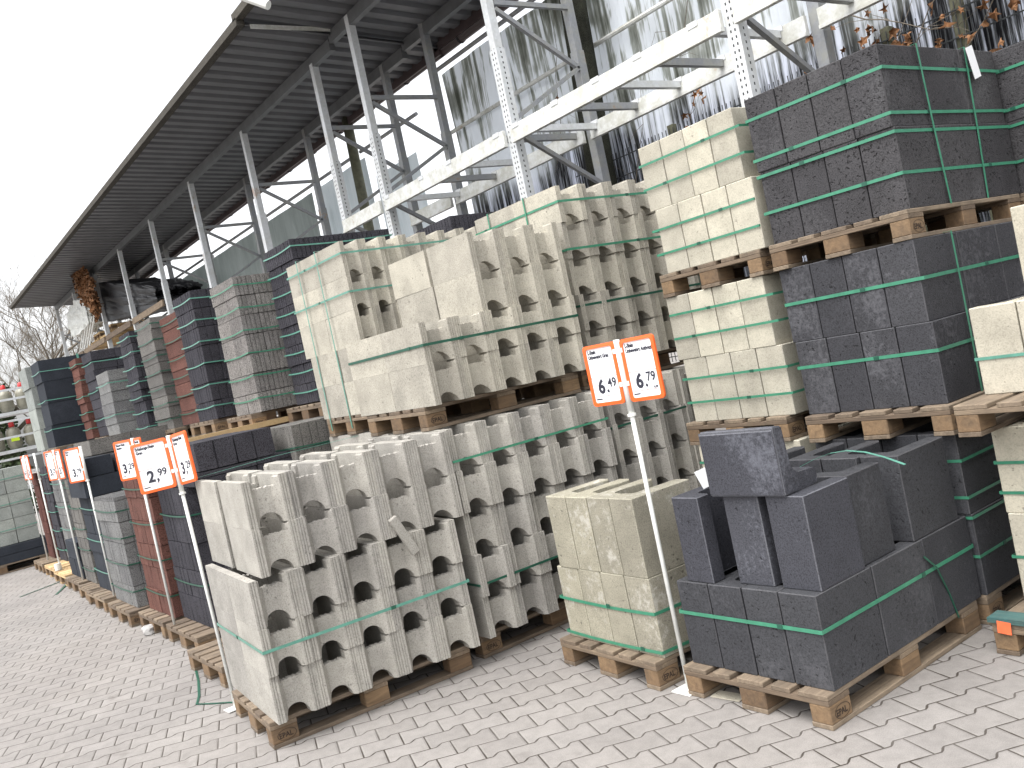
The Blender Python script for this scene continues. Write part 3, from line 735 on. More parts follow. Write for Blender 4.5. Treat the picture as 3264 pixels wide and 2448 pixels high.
for i in range(nrib):
    a0 = -W_+W_*i/nrib; a1 = a0+W_/nrib*.45; pr += [(a0, .03), (a1, .03), (a1+.002, .006), (a0+W_/nrib-.002, .006)]
pr[-1] = (pr[-1][0], .006); pr += [(-.001, .03), (0, .03), (0, 0), (-W_, 0)]
a_ = [bm.verts.new((x, 0, z)) for x, z in pr]; b_ = [bm.verts.new((x, .93, z)) for x, z in pr]
bm.faces.new(a_); bm.faces.new(list(reversed(b_)))
for i in range(len(pr)): bm.faces.new((a_[i], b_[i], b_[(i+1) % len(pr)], a_[(i+1) % len(pr)]))
bmesh.ops.recalc_face_normals(bm, faces=bm.faces)
tag(obj('slotted_slab', bm, M['s_grey'], None, (-6.86, -1.08, 1.171)), 'light grey slotted slab on top of the split grey stack', 'slab')
stone_stack(-6.66, -5.81, -1.02, 1.0, .144, 1.40, 6, 's_red', 'rust red', 'red front row stack', 2, 3, .14, .006, straps=4, kind='split_stone')
stone_stack(-5.76, -4.95, -.96, 1.1, .144, 1.26, 5, 's_dark', 'dark', 'dark front row stack right of red', 2, 3, .10, straps=2, kind='split_stone')
stone_stack(-8.95, -8.02, -1.02, 1.0, .144, 1.19, 5, 's_navy', 'black', 'black front row stack left of grey', 2, 3, 0, straps=3, smat='strapl', kind='split_stone')
stone_stack(-8.95, -8.05, -1.10, .72, 1.192, 1.395, 1, 's_navy', 'smooth black', 'slab layer on the black front row stack', 1, 1, 0, kind='slab')
stone_stack(-8.95, -8.10, -1.10, .34, 1.397, 1.60, 1, 's_navy', 'smooth black', 'topmost slab on the black front row stack', 1, 1, 0, kind='slab')
stone_stack(-8.95, -8.10, -.74, .42, 1.397, 1.585, 1, 's_dark', 'dark rough', 'rear slab on the black front row stack', 1, 1, 0, kind='slab')
stone_stack(-9.7, -8.75, -.83, .9, 1.605, 1.78, 1, 's_mgrey', 'pale grey', 'pale kerb pair behind the price signs', 1, 2, 0, kind='kerb_stone')
stone_stack(-9.7, -8.75, -.83, .9, .144, 1.60, 5, 's_mgrey', 'grey', 'grey stack with pale kerbs on top, front row', 1, 2, 0, kind='kerb_stone', top=False)
stone_stack(-9.86, -9.2, -.99, .5, .144, 1.38, 7, 's_mgrey', 'mid grey', 'mid grey strapped stack between black stacks in the front row', 2, 2, .12, straps=5, bundle=True)
tag(bpy.data.objects['stone_bundle'], 'mid grey strapped stack between the two black stacks, front row', 'stone stack', 'strapped stone stacks')
bund = [(-10.75, -9.92, -1.0, 1.0, .144, .60, 2, 's_navy', 'low black box shaped stones in the front row', 2, 2, 0, 0),
        (-10.75, -10.0, -.72, 1.0, .144, 1.30, 6, 's_navy', 'dark stones rising behind the low black box stones', 2, 2, 0, 0),
        (-12.0, -11.25, -.82, 1.0, .144, 1.74, 9, 's_grey', 'grey stack with a broad top behind the twin price signs', 2, 2, 0, 5),
        (-12.9, -12.3, -.8, 1.0, .144, 1.55, 8, 's_dark', 'dark ribbed stack beside the brown one, far front row', 2, 2, .1, 5),
        (-13.75, -13.2, -.82, 1.0, .144, 1.47, 7, 's_brown', 'brown red stack at the far end of the front row', 2, 2, 0, 0)]
for b in bund:
    stone_stack(b[0], b[1], b[2], b[3], b[4], b[5], b[6], b[7], '', b[8], b[9], b[10], b[11], straps=b[12], smat='strapl', bundle=True)
# second row on the ground behind the signs
stone_stack(-6.3, -4.72, -.93, 1.0, 1.26, 1.36, 2, 's_dark', 'dark', 'thin wavy slab courses behind the left price signs', 2, 2, 0, kind='slab')
stone_stack(-5.8, -4.72, -.88, .62, 1.362, 1.585, 1, 's_dark', 'dark', 'dark ribbed kerb on the slab courses', 1, 2, .11, kind='kerb_stone')
stone_stack(-5.5, -4.60, -.14, .6, .144, 1.56, 7, 's_mgrey', 'grey ribbed', 'grey ground tier between kerb and hollow blocks', 2, 2, .07, straps=3, kind='ribbed_stone')
stone_stack(-4.98, -4.50, .22, .9, .144, 1.53, 7, 's_dark', 'dark ribbed', 'dark ground tier left of the hollow blocks', 1, 2, .06, straps=3, kind='ribbed_stone')
bm = bmesh.new(); bar(bm, (-6.0, -.55, 1.585), (-6.0, .40, 1.585), .08, .05); o = obj('timber_beam', bm, M['woodN']); tag(o, 'pale timber beam under the second tier pallets', 'timber')
# upper tier pallets left
pallet(-6.02, .07, 1.555, 0, 'second tier pallet under the light grey ribbed stack', sx=.88)
pallet(-7.08, .05, 1.575, 0, 'second tier pallet under the dark stack', sx=1.05)
pallet(-8.35, .0, 1.565, 0, 'second tier pallet under the mid grey stack', sx=1.1)
pallet(-5.06, .36, 1.535, 0, 'second tier pallet with deep blocks under the dark ribbed stack', sx=1.02)
stone_stack(-6.65, -5.97, .16, .55, 1.70, 2.985, 7, 's_lgrey', 'light grey ribbed', 'tall light grey upper stack', 2, 3, .045, .005, straps=6, smat='strap', kind='ribbed_stone')
stone_stack(-7.68, -7.06, .09, .8, 1.72, 3.06, 7, 's_dark', 'dark ribbed', 'tall dark upper stack', 2, 3, .07, .006, straps=6, smat='strapl', kind='ribbed_stone')
stone_stack(-8.40, -7.71, .12, .8, 1.72, 2.95, 8, 's_red', 'red brick coloured', 'narrow red upper stack', 1, 2, 0, .01, straps=6, smat='strapd', kind='ribbed_stone')
stone_stack(-9.15, -8.48, .03, .9, 1.71, 3.01, 10, 's_mgrey', 'mid grey', 'mid grey upper stack', 1, 3, 0, .008, straps=7, smat='strapd', kind='ribbed_stone')
stone_stack(-5.84, -5.20, .46, 1.0, 1.69, 3.14, 8, 's_dark', 'dark ribbed', 'dark upper stack behind the narrow hollow blocks', 2, 3, .045, .008, straps=8, smat='strapl', kind='ribbed_stone')
stone_stack(-4.75, -4.15, 1.45, 1.1, 1.69, 3.0, 8, 's_dark', 'dark', 'dark top behind the half unpacked hollow blocks', 1, 3, .045, straps=1, bundle=True)
far = [(-9.9, -9.33, -.02, .9, 1.68, 2.98, 9, 's_dark', 'dark upper stack with ragged right side, left of mid grey', 2, 3, .06, 7),
       (-11.0, -10.3, -.15, .9, 1.78, 2.62, 6, 's_grey', 'light grey round edged upper stack', 1, 2, 0, 2),
       (-11.85, -11.2, -.10, .95, 1.80, 2.98, 9, 's_dark', 'dark upper stack behind the round edged grey one', 1, 3, 0, 3),
       (-12.45, -11.95, -.16, .9, 1.80, 2.98, 9, 's_red', 'red upper stack far left', 1, 3, 0, 5),
       (-13.3, -12.6, -.545, 1.2, 1.79, 3.09, 4, 's_navy', 'big navy upper stack with crossed pale straps', 1, 2, 0, 3),
       (-14.3, -13.55, -.58, .8, 1.78, 3.10, 4, 's_green', 'pale upper stack at the far end of the row', 1, 2, 0, 0)]
for b in far:
    stone_stack(b[0], b[1], b[2], b[3], b[4], b[5], b[6], b[7], '', b[8], b[9], b[10], b[11], straps=b[12], smat='strapl', jit=.012, bundle=True)
strap_path('pale upright strap down the big navy upper stack', [(-12.57, .0, 1.75), (-12.57, -.0, 3.1)], (1, 0, 0), .03, 'strapl')
for i, (x, y, z) in enumerate([(-9.3, -.05, 1.535), (-10.3, -.18, 1.63), (-11.2, -.14, 1.65), (-12.6, -.56, 1.64)]):
    pallet(x, y, z, 0, f'upper tier pallet far left, {ORD[i]} beyond the mid grey stack')
for i, (a, b_, y0, z1, m_) in enumerate([(-9.9, -9.4, .25, 1.53, 's_mgrey'), (-8.9, -7.6, .2, 1.56, 's_grey'), (-7.4, -6.2, .2, 1.56, 's_red'), (-11.2, -10.2, .1, 1.62, 's_dark'), (-13.0, -11.5, .1, 1.64, 's_navy')]):
    stone_stack(a, b_, y0, 1.0, .002, z1, 8, m_, '', f'strapped ground stack in the second row, {ORD[i]} of five, mostly hidden', 2, 2, 0, straps=3, bundle=True, top=False)
# far left cross row
stone_stack(-15.6, -14.4, -1.75, .95, .42, 1.63, 6, 's_green', '', 'greenish grey blocks stacked across the far end of the aisle', 2, 3, 0, straps=3, smat='strapl', bundle=True)
stone_stack(-15.8, -14.3, -2.2, 1.5, .146, .415, 2, 's_navy', '', 'black slabs under the greenish grey blocks, far end of the aisle', 1, 2, 0, bundle=True)
pallet(-14.3, -2.2, 0, 0, 'pallet under the black slabs at the far end', sx=1.4, sy=1.25)

# ================================================================== RACK
YF, YR = 2.68, 3.70
def omega_post(parent, name, x, y, z0, z1, w_=.10, d_=.08, mat='steel', slots=False):
    bm = bmesh.new()
    # folded upright as one channel profile with returns, extruded upwards
    t = .005; a, b_ = w_/2, d_/2; r_ = .028
    prism(bm, [(-a, -b_), (a, -b_), (a, b_), (a-r_, b_), (a-r_, b_-t), (a-t, b_-t), (a-t, -b_+t), (-a+t, -b_+t), (-a+t, b_-t), (-a+r_, b_-t), (-a+r_, b_), (-a, b_)], z0, z1)
    return obj(name, bm, M['slotsteel' if slots else mat], parent, (x, y, 0))
def rack_frame(x, label, z_ext, slots, zb=0):
    t = thing('rack_upright_frame', label, 'rack frame', (0, 0, 0), 0, 'galvanised upright frames of the rack')
    for y in (YF, YR):
        omega_post(t, 'post', x, y, 0, 4.62, .11 if y == YF else .10, .10, 'steel' if y == YF else 'dsteel', slots and y == YF)
        omega_post(t, 'post_extension', x, y, 4.62, z_ext, .085, .085, 'steel' if y == YF else 'dsteel')
        bm = bmesh.new(); box(bm, x-.08, x+.08, y-.08, y+.08, .001, .012); obj('foot_plate', bm, M['steel'], t)
    zs = [(5.0, YF+.05, 4.44, YR-.05), (3.95, YF+.05, 4.44, YR-.05), (3.78, YF+.05, 3.24, YR-.05), (2.65, YF+.05, 3.24, YR-.05), (2.5, YF+.05, 1.95, YR-.05), (1.4, YF+.05, 1.95, YR-.05)]
    for a, ya, b_, yb in zs:
        bm = bmesh.new(); bar(bm, (x+.03, ya, a), (x+.03, yb, b_), .045, .04); obj('diagonal_brace', bm, M['dsteel'], t)
    bm = bmesh.new(); bar(bm, (x+.03, YF+.05, 5.06), (x+.03, YR-.05, 5.06), .045, .045); obj('horizontal_brace', bm, M['dsteel'], t)
    return t
frames = [(-1.85, 'rack frame nearest, ending among the stacks beside the black column', 7.5, True), (-4.58, 'rack frame in the middle, rising out of the picture', 7.5, True),
          (-7.18, 'rack frame at the right end of the long canopy', 6.05, True), (-8.30, 'first rack frame under the long canopy', 5.9, True),
          (-11.0, 'second rack frame under the long canopy', 5.9, False), (-13.8, 'third rack frame under the long canopy', 5.9, False), (-16.6, 'fourth rack frame under the long canopy', 5.9, False),
          (-19.4, 'fifth rack frame under the long canopy', 5.9, False), (-22.2, 'sixth rack frame under the long canopy', 5.9, False), (-25.0, 'seventh rack frame under the long canopy', 5.9, False), (-27.8, 'last rack frame at the far end', 5.9, False)]
for f in frames: rack_frame(*f)
def rack_beam(x0, x1, y, z0, z1, label, clips=(), mat='beam'):
    t = thing('rack_beam', label, 'rack beam', (0, 0, 0), 0, 'long horizontal rack beams')
    bm = bmesh.new(); yy = y-.075 if y < 3 else y-.085
    box(bm, x0, x1, yy-.02, yy+.02, z0, z1, .003)
    box(bm, x0, x1, yy-.03, yy-.0202, z0+.002, z0+.03)            # folded lower lip
    obj('beam', bm, M[mat], t)
    for c in clips:
        bm = bmesh.new(); box(bm, c-.05, c+.05, yy-.026, yy-.0205, z1-.035, z1+.008); obj('clip', bm, M['steel'], t)
    return t
bars_x = [-7.03, -6.23, -5.64, -4.75, -4.43, -3.83, -3.27, -2.76, -2.16, -1.5, -.95, -.4, .15]
spans = [(-8.28, -7.24), (-7.12, -4.64), (-4.52, -1.91), (-1.79, .95)]
for i, (a, b_) in enumerate(spans):
    for y in (YF, YR):
        rack_beam(a, b_, y, 3.695, 3.855, f"galvanised {'front' if y == YF else 'rear'} shelf beam, {ORD[i] if i else 'leftmost'} bay of the near rack", [c for c in bars_x if a < c < b_])
for i, x in enumerate(bars_x):
    bm = bmesh.new(); bar(bm, (x, YF-.05, 3.80), (x, YR-.11, 3.80), .055, .06)
    tag(obj('support_bar', bm, M['dsteel'] if i % 2 else M['steel']), f'pallet support bar, {ORD[i] if i else "leftmost"} of those between the shelf beams', 'support bar', 'bars across the shelf beams')
for i, (a, b_) in enumerate([(-19.3, -16.7), (-22.1, -19.5), (-24.9, -22.3), (-27.7, -25.1)]):
    rack_beam(a, b_, YF, 4.15, 4.28, f'front shelf beam under the wrapped bundle, {ORD[i] if i else "rightmost"} bay far left', mat='woodX'); rack_beam(a, b_, YR, 4.15, 4.28, f'rear shelf beam under the wrapped bundle, {ORD[i] if i else "rightmost"} bay far left')

# ================================================================== CANOPY ROOF
def canopy(x0, x1, dz, label, y0=1.53, y1=4.20):
    t = thing('canopy_roof', label, 'roof', (0, 0, 0), 0, 'corrugated canopy roofs over the rack')
    zf = lambda y: 6.0-.08*(y-2.65)+dz
    bm = bmesh.new(); p = .27; x = x0; prof = []
    while x < x1:
        prof += [(x, 0), (min(x+.13, x1), 0), (min(x+.155, x1), .045), (min(x+.245, x1), .045)]; x += p
    prof.append((x1, 0))
    prev = None
    for x, h in prof:
        q = [bm.verts.new((x, y0, zf(y0)+h)), bm.verts.new((x, y1, zf(y1)+h)), bm.verts.new((x, y1, zf(y1)+h+.012)), bm.verts.new((x, y0, zf(y0)+h+.012))]
        if prev and abs(prev[0].co.x-x) > 1e-5:
            bm.faces.new((prev[0], q[0], q[1], prev[1])); bm.faces.new((prev[3], prev[2], q[2], q[3])); bm.faces.new((prev[0], prev[3], q[3], q[0])); bm.faces.new((prev[1], q[1], q[2], prev[2]))
        prev = q
    bmesh.ops.recalc_face_normals(bm, faces=bm.faces)
    obj('roof_sheet', bm, M['roof'], t)
    bm = bmesh.new(); bar(bm, (x0, y0-.01, zf(y0)+.03), (x1, y0-.01, zf(y0)+.03), .10, .09); obj('edge_trim', bm, M['mossy'], t)
    for y in (2.68, 3.70):
        bm = bmesh.new(); bar(bm, (x0+.02, y, zf(y)-.075), (x1-.1, y, zf(y)-.075), .075, .14); obj('purlin', bm, M['purlin'], t)
    bm = bmesh.new(); tube(bm, [(x0, y1+.06, zf(y1)-.03-dz), (x1, y1+.06, zf(y1)-.03-dz)], .06, .06, 10); g_ = obj('gutter', bm, M['gutter'], t)
    bm = bmesh.new(); box(bm, x0, x1, y1-.03, y1+.0, zf(y1)-.09, zf(y1)+.052); obj('eave_board', bm, M['gutter'], t)
    x = x0+.5
    while x < x1:
        bm = bmesh.new(); tube(bm, [(x, y1+.06, zf(y1)-.03-dz), (x+.03, y1+.06, zf(y1)-.03-dz)], .07, .07, 10); obj('gutter_bracket', bm, M['slot'], g_); x += 1.1
    bm = bmesh.new(); box(bm, x1-.14, x1+.0, y0+.25, 2.75, zf(y0)-.14, zf(y0)-.02) if False else box(bm, x1-.005, x1+.008, y0+.1, 2.8, zf(2.2)+.005, zf(2.2)+.055); obj('end_flashing', bm, M['beam'], t)
    return t
canopy(-27.9, -7.62, 0, 'long dark corrugated canopy receding to the left')
canopy(-7.72, -4.45, .07, 'short higher corrugated canopy at the top of the picture')

# ================================================================== FENCE, FOILS
YT = 4.35
def sheet(name, x0, x1, z0, z1, y, mat, label, cat, wav=.05, nx=60, nz=26, slant=0.0, group=None, seed=0):
    rnd = random.Random(seed); bm = bmesh.new(); ph = [rnd.uniform(0, 6.28) for _ in range(6)]
    rows = []
    for k in range(nz+1):
        z = z0+(z1-z0)*k/nz; r_ = []
        for i in range(nx+1):
            x = x0+(x1-x0)*i/nx+slant*(z-z0)*(1-i/nx)
            s = math.sin(x*3.1+ph[0]+.4*math.sin(z*1.3+ph[1]))*.5+math.sin(x*8.3+ph[2]+.6*z)*.3+math.sin(x*17+ph[3]+z*.4)*.15
            r_.append((bm.verts.new((x, y+wav*s*(.3+.7*math.sin(math.pi*min(1, max(0, (z-z0)/(z1-z0))))), z)), bm.verts.new((x, y+.004+wav*s*(.3+.7*math.sin(math.pi*min(1, max(0, (z-z0)/(z1-z0))))), z))))
        rows.append(r_)
    for k in range(nz):
        for i in range(nx):
            a, b_, c, d = rows[k][i], rows[k][i+1], rows[k+1][i+1], rows[k+1][i]
            bm.faces.new((a[0], b_[0], c[0], d[0])); bm.faces.new((d[1], c[1], b_[1], a[1]))
    return tag(obj(name, bm, M[mat], None, smooth=True), label, cat, group)
sheet('foil_sheet', -7.95, 2.6, 1.6, 5.64, YT, 'tarp', 'big stained translucent foil sheet on the tall fence, right half', 'foil', .09, 150, 30, 0.0, None, 3)
sheet('foil_sheet', -5.35, 2.6, 5.60, 7.4, YT+.05, 'tarp', 'upper stained foil sheet on the tall fence, top right', 'foil', .09, 110, 14, 0, None, 9)
left = [(-10.25, -9.0, 3.0, 4.9, 'tarp_l', 'pale foil strip right of the round wooden post'), (-12.4, -10.5, 2.2, 5.27, 'tarp_l', 'milky foil panel just left of the round wooden post'), (-15.0, -12.6, 2.2, 5.27, 'tarp_g', 'grey green foil panel behind the first two canopy frames'),
        (-18.5, -15.2, 2.2, 5.27, 'tarp_g', 'grey green foil panel behind the third canopy frame'), (-22.5, -18.7, 2.2, 5.27, 'tarp_g', 'far grey green foil panel behind the wrapped bundle')]
for i, (a, b_, z0, z1, m_, lab) in enumerate(left): sheet('foil_sheet', a, b_, z0, z1, YT+.02, m_, lab, 'foil', .04, 30, 16, 0, None, 20+i)
fr = thing('fence_frame', 'tall tubular frame fence carrying the foil sheets', 'fence')
for (x0, x1, z) in [(-22.6, -10.6, 5.33), (-10.4, -8.6, 5.33), (-7.95, 2.6, 4.82), (-7.95, -5.3, 5.68)]:
    bm = bmesh.new(); tube(bm, [(x0, YT-.09, z), (x1, YT-.09, z)], .028, .028, 8)
    obj('rail', bm, M['dsteel'] if z > 5 else M['beam'], fr)
for x in (-22.5, -18.6, -15.1, -12.5, -7.9, -5.35, -2.6, .2, 2.5):
    bm = bmesh.new(); tube(bm, [(x, YT+.12, 0), (x, YT+.12, 5.4 if x < -6 else 7.5)], .04, .04, 8); obj('fence_post', bm, M['dsteel'], fr)
for i, (x, zt) in enumerate([(-10.5, 5.95)]):
    bm = bmesh.new(); tube(bm, [(x-.15, YT-.15, 0), (x, YT-.15, zt)], .085, .08, 12)
    tag(obj('wooden_post', bm, M['fencepost'], None, smooth=True), 'round olive wooden post standing between the foil sheets', 'post')
# mesh fence
mf = thing('mesh_fence', 'dark double rod mesh fence in front of the foil, behind the black stones', 'fence')
bm = bmesh.new(); x = -5.5
while x < 2.6:
    box(bm, x-.003, x+.003, YT-.183, YT-.177, 1.3, 3.62); x += .05
for k in range(13):
    z = 1.35+k*.2
    if z < 3.6:
        box(bm, -5.5, 2.6, YT-.1765, YT-.170, z, z+.008); box(bm, -5.5, 2.6, YT-.190, YT-.1835, z, z+.008)
obj('mesh_panel', bm, M['fencebar'], mf)
for x in (-4.0, -1.62, -1.05, 1.45):
    bm = bmesh.new(); box(bm, x-.04, x+.04, YT-.165, YT-.10, 0, 3.66, .004); obj('fence_post', bm, M['fencepost'], mf)

# ================================================================== TREES
def tree(name_label, x, y, h, seed, spread=1.0, depth=6, ivy=False, r0=.16):
    rnd = random.Random(seed); t = thing('bare_tree', name_label, 'tree', (x, y, 0), 0, 'leafless trees at the far left')
    bt, bc = bmesh.new(), bmesh.new()
    def grow(p, d, L, r, lev):
        q = [p]; dd = d.copy(); seg = 4 if lev < 3 else 3
        for i in range(seg):
            dd = (dd+Vector((rnd.uniform(-1, 1), rnd.uniform(-1, 1), rnd.uniform(-.3, .7)))*.13).normalized(); q.append(q[-1]+dd*L/seg)
        tube(bt if lev < 2 else bc, q, r, r*.6, 6 if lev < 2 else (4 if lev < 4 else 3), False)
        if lev >= depth: return
        n = 2+(rnd.random() < .75)+(lev > 2)
        for i in range(n):
            s = q[rnd.randint(2, seg)] if i else q[-1]
            ax = Vector((rnd.uniform(-1, 1), rnd.uniform(-1, 1), rnd.uniform(-.25, .8))).normalized()
            grow(s, (dd*.75+ax*.75*spread).normalized(), L*rnd.uniform(.6, .8), r*.58, lev+1)
    grow(Vector((0, 0, 0)), Vector((0, 0, 1)), h*.34, r0, 0)
    obj('trunk', bt, M['bark'], t, smooth=True); obj('crown', bc, M['twig'], t)
    if ivy:
        bm = bmesh.new()
        for i in range(1500):
            z = rnd.uniform(0, h*.42); a = rnd.uniform(0, 6.28); r = rnd.uniform(.1, .55)*(1-z/h*.9); p = Vector((math.cos(a)*r, math.sin(a)*r, z)); s = .07
            u = Vector((rnd.uniform(-1, 1), rnd.uniform(-1, 1), rnd.uniform(-1, 1))).normalized(); v = u.orthogonal().normalized()
            bm.faces.new([bm.verts.new(p+u*s), bm.verts.new(p+v*s), bm.verts.new(p-u*s), bm.verts.new(p-v*s)])
        obj('ivy', bm, M['ivy'], t)
M['ivy'] = plain('ivy leaves', (.035, .055, .018), .6, 0, .5, 12)
tree('bare tree with an ivy covered trunk at the left edge', -29, .75, 9.5, 3, .9, 7, True, .13)
tree('thin bare tree right of the ivy covered one', -31, 2.2, 8.5, 11, 1.0, 7, False, .09)
tree('low bare tree behind the navy stack', -33, 3.6, 7.5, 21, 1.1, 7, True, .08)
tree('bare tree furthest left behind the gas cage', -34, -1.2, 9, 31, 1.0, 7, False, .10)
# thick trunks seen against the foil
for i, (x, xt, r, zt) in enumerate([(-5.05, -4.75, .17, 7.4)]):
    t = thing('ivy_trunk', 'dark tree trunk rising between the rack and the stained foil', 'tree')
    bm = bmesh.new(); tube(bm, [(x, YT-.3, 0), (x+.04, YT-.28, 2), (x+.1, YT-.3, 3.6), (x+.2, YT-.3, 5.3), (xt+.15, YT-.3, zt)], r, r*.8, 12); obj('trunk', bm, M['dbark'], t, smooth=True)
# ------------------------------------------------------------------ dried vine
def vine(label, segs, nleaf, seed, size=.06, mat='leaf', box_=None, cl=None):
    rnd = random.Random(seed); t = thing('dried_vine', label, 'vine')
    bm = bmesh.new(); bl = bmesh.new()
    tips = []
    for (p, q) in segs:
        p, q = Vector(p), Vector(q); pts = [p]
        for i in range(1, 7):
            pts.append(p.lerp(q, i/6)+Vector((rnd.uniform(-1, 1)*.05, rnd.uniform(-1, 1)*.03, rnd.uniform(-1, 1)*.06)))
        tube(bm, pts, .006, .002, 4, False); tips += pts
        for k in range(5):
            s = rnd.choice(pts); e = s+Vector((rnd.uniform(-.3, .3), rnd.uniform(-.08, .04), rnd.uniform(-.3, .3))); tube(bm, [s, s.lerp(e, .5)+Vector((0, 0, rnd.uniform(-.05, .05))), e], .003, .001, 3, False); tips.append(e)
    cs_ = [rnd.choice(tips) for _ in range(max(3, nleaf//6))] if cl is None else [Vector(c) for c in cl]
    for i in range(nleaf):
        c = rnd.choice(cs_); sp = .10 if cl is None else .16
        p = c+Vector((rnd.gauss(0, sp), rnd.gauss(0, .04), rnd.gauss(0, sp)))
        u = Vector((rnd.uniform(-1, 1), rnd.uniform(-.5, .5), rnd.uniform(-1, 1))).normalized(); v = u.orthogonal().normalized(); w_ = u.cross(v); s = size*rnd.uniform(.5, 1.2)
        ctr = bl.verts.new(p+w_*s*.35); rim = []
        n = 10
        for k in range(n):
            a = 2*math.pi*k/n; rr = s*(1.0 if k % 2 == 0 else .5)*rnd.uniform(.6, 1.2); rim.append(bl.verts.new(p+u*math.cos(a)*rr+v*math.sin(a)*rr*.8+w_*rnd.uniform(-.5, .5)*s))
        for k in range(n): bl.faces.new((ctr, rim[k], rim[(k+1) % n]))
    obj('stem', bm, M['twig'], t); obj('leaves', bl, M[mat], t)
YV = YT-.26
vine('dried creeper with brown leaves climbing the mesh fence above the black stones', [((-2.4, YV, 2.7), (-1.5, YV, 3.7)), ((-2.0, YV, 2.8), (-1.2, YV, 3.9)), ((-1.7, YV, 3.0), (-.6, YV, 4.2)), ((-1.4, YV, 2.9), (-.3, YV, 3.9)), ((-.8, YV, 2.8), (.3, YV, 4.3)), ((-.3, YV, 2.8), (.5, YV, 3.9)), ((.2, YV, 2.7), (1.0, YV, 4.0)), ((-2.3, YV, 3.3), (-1.0, YV, 3.5)), ((-1.9, YV, 3.9), (-.9, YV, 3.3)), ((.0, YV, 3.2), (1.1, YV, 3.3))], 150, 5, .055, cl=[(-2.05, YV, 3.62), (-1.98, YV, 3.45), (-1.55, YV, 3.35), (-1.45, YV, 3.22), (-1.62, YV, 3.5), (-1.1, YV, 3.35), (-.85, YV, 3.1), (-1.35, YV, 3.85), (-.9, YV, 3.8), (-2.1, YV, 2.95), (-.4, YV, 3.45)])
vine('sparse dried creeper with few leaves against the stained foil behind the rack', [((-5.4, YV-.05, 2.6), (-4.9, YV, 4.3)), ((-5.6, YV, 3.9), (-5.2, YV, 5.4)), ((-4.6, YV, 3.0), (-3.9, YV, 4.6)), ((-4.3, YV, 2.6), (-3.4, YV, 3.9)), ((-3.4, YV, 2.7), (-2.6, YV, 3.5)), ((-3.6, YV, 4.2), (-2.9, YV, 5.6))], 46, 8, .045)

# ================================================================== SIGNS
def rounded(w_, h_, r, n=4):
    pts = []
    for cx, cz, a0 in ((w_/2-r, h_/2-r, 0), (-w_/2+r, h_/2-r, 90), (-w_/2+r, -h_/2+r, 180), (w_/2-r, -h_/2+r, 270)):
        for i in range(n+1):
            a = R(a0+90*i/n); pts.append((cx+r*math.cos(a), cz+r*math.sin(a)))
    return pts
def place_text(me, x, z, parent, yoff):
    for v in me.vertices: v.co = Vector((x+v.co.x, yoff-v.co.z, z+v.co.y))
    return link('lettering', me, parent)
def panel(parent, px, az, zc, title, price, h_=.32, w_=.225, side=1, lines=True, extra=None):
    """framed price card; local axes: x along the card, -y faces the reader"""
    bm = bmesh.new(); o_ = rounded(w_, h_, .018); i_ = rounded(w_-.034, h_-.034, .012); n = len(o_)
    A = [[bm.verts.new((x, y, z)) for x, z in P_] for P_, y in ((o_, -.006), (o_, .006), (i_, .006), (i_, -.008))]
    for a, b_ in ((0, 1), (1, 2), (2, 3), (3, 0)):
        for k in range(n): bm.faces.new((A[a][k], A[a][(k+1) % n], A[b_][(k+1) % n], A[b_][k]))
    bmesh.ops.recalc_face_normals(bm, faces=bm.faces)
    fr_ = obj('card_frame', bm, M['orange'], parent); fr_.location = (px[0], px[1], zc); fr_.rotation_euler = (0, 0, az)
    bm = bmesh.new(); P_ = rounded(w_-.03, h_-.03, .012); a = [bm.verts.new((x, -.002, z)) for x, z in P_]; b_ = [bm.verts.new((x, .004, z)) for x, z in P_]
    bm.faces.new(a); bm.faces.new(list(reversed(b_)))
    for k in range(len(a)): bm.faces.new((a[k], a[(k+1) % len(a)], b_[(k+1) % len(a)], b_[k]))
    bmesh.ops.recalc_face_normals(bm, faces=bm.faces)
    obj('paper_sheet', bm, M['paper'], fr_)
    W2, H2 = (w_-.034)/2, (h_-.034)/2; f = -.0026
    for i, s in enumerate(title):
        place_text(text_mesh(s, .025, M['ink'], .0012, .74), -W2+.008, H2-.026-.024*i, fr_, f)
    a_, b2 = price
    k = h_/.32
    me = text_mesh(a_, .100*k, M['ink'], .0036, .90); place_text(me, -.050, -H2+.046, fr_, f)
    me = text_mesh(',', .075*k, M['ink'], .004, .8); place_text(me, .003, -H2+.048, fr_, f)
    me = text_mesh(b2, .064*k, M['ink'], .0014, .90); place_text(me, .014, -H2+.072, fr_, f)
    def ln(x0, x1, z0, z1, mat):
        bm = bmesh.new(); box(bm, x0, x1, f-.0004, f, z0, z1); return obj('printed_line', bm, M[mat], fr_)
    ln(-W2, W2, -H2+.130*k, -H2+.132*k, 'redink'); ln(-W2+.006, W2-.006, -H2+.030, -H2+.0318, 'redink')
    ln(-W2+.008, -W2+.045, -H2+.014, -H2+.020, 'ink'); ln(-W2+.055, -W2+.10, -H2+.016, -H2+.019, 'greyink'); ln(W2-.05, W2-.02, -H2+.020, -H2+.022, 'greyink')
    ln(-W2+.01, -W2+.035, -H2+.120*k, -H2+.123*k, 'greyink')
    for i in range(4):
        z = H2-.085-.013*i; ln(-W2+.012, -W2+.012+(.022, .018, .032, .045)[i], z, z+.004, 'greyink'); ln(-W2+.1, -W2+.1+(.03, .02, .01, .014)[i], z+.002, z+.005, 'greyink')
    if extra: place_text(text_mesh(extra, .016, M['ink'], .0005, .8), W2-.04, -H2+.036, fr_, f)
    bm = bmesh.new(); sx_ = side*(w_/2+.004)
    bm.free()
    for zz in (-.07, .09):
        bm = bmesh.new(); box(bm, min(sx_, sx_-side*.016), max(sx_, sx_-side*.016), -.009, .009, zz, zz+.022); obj('clip', bm, M['white'], fr_)
    return fr_
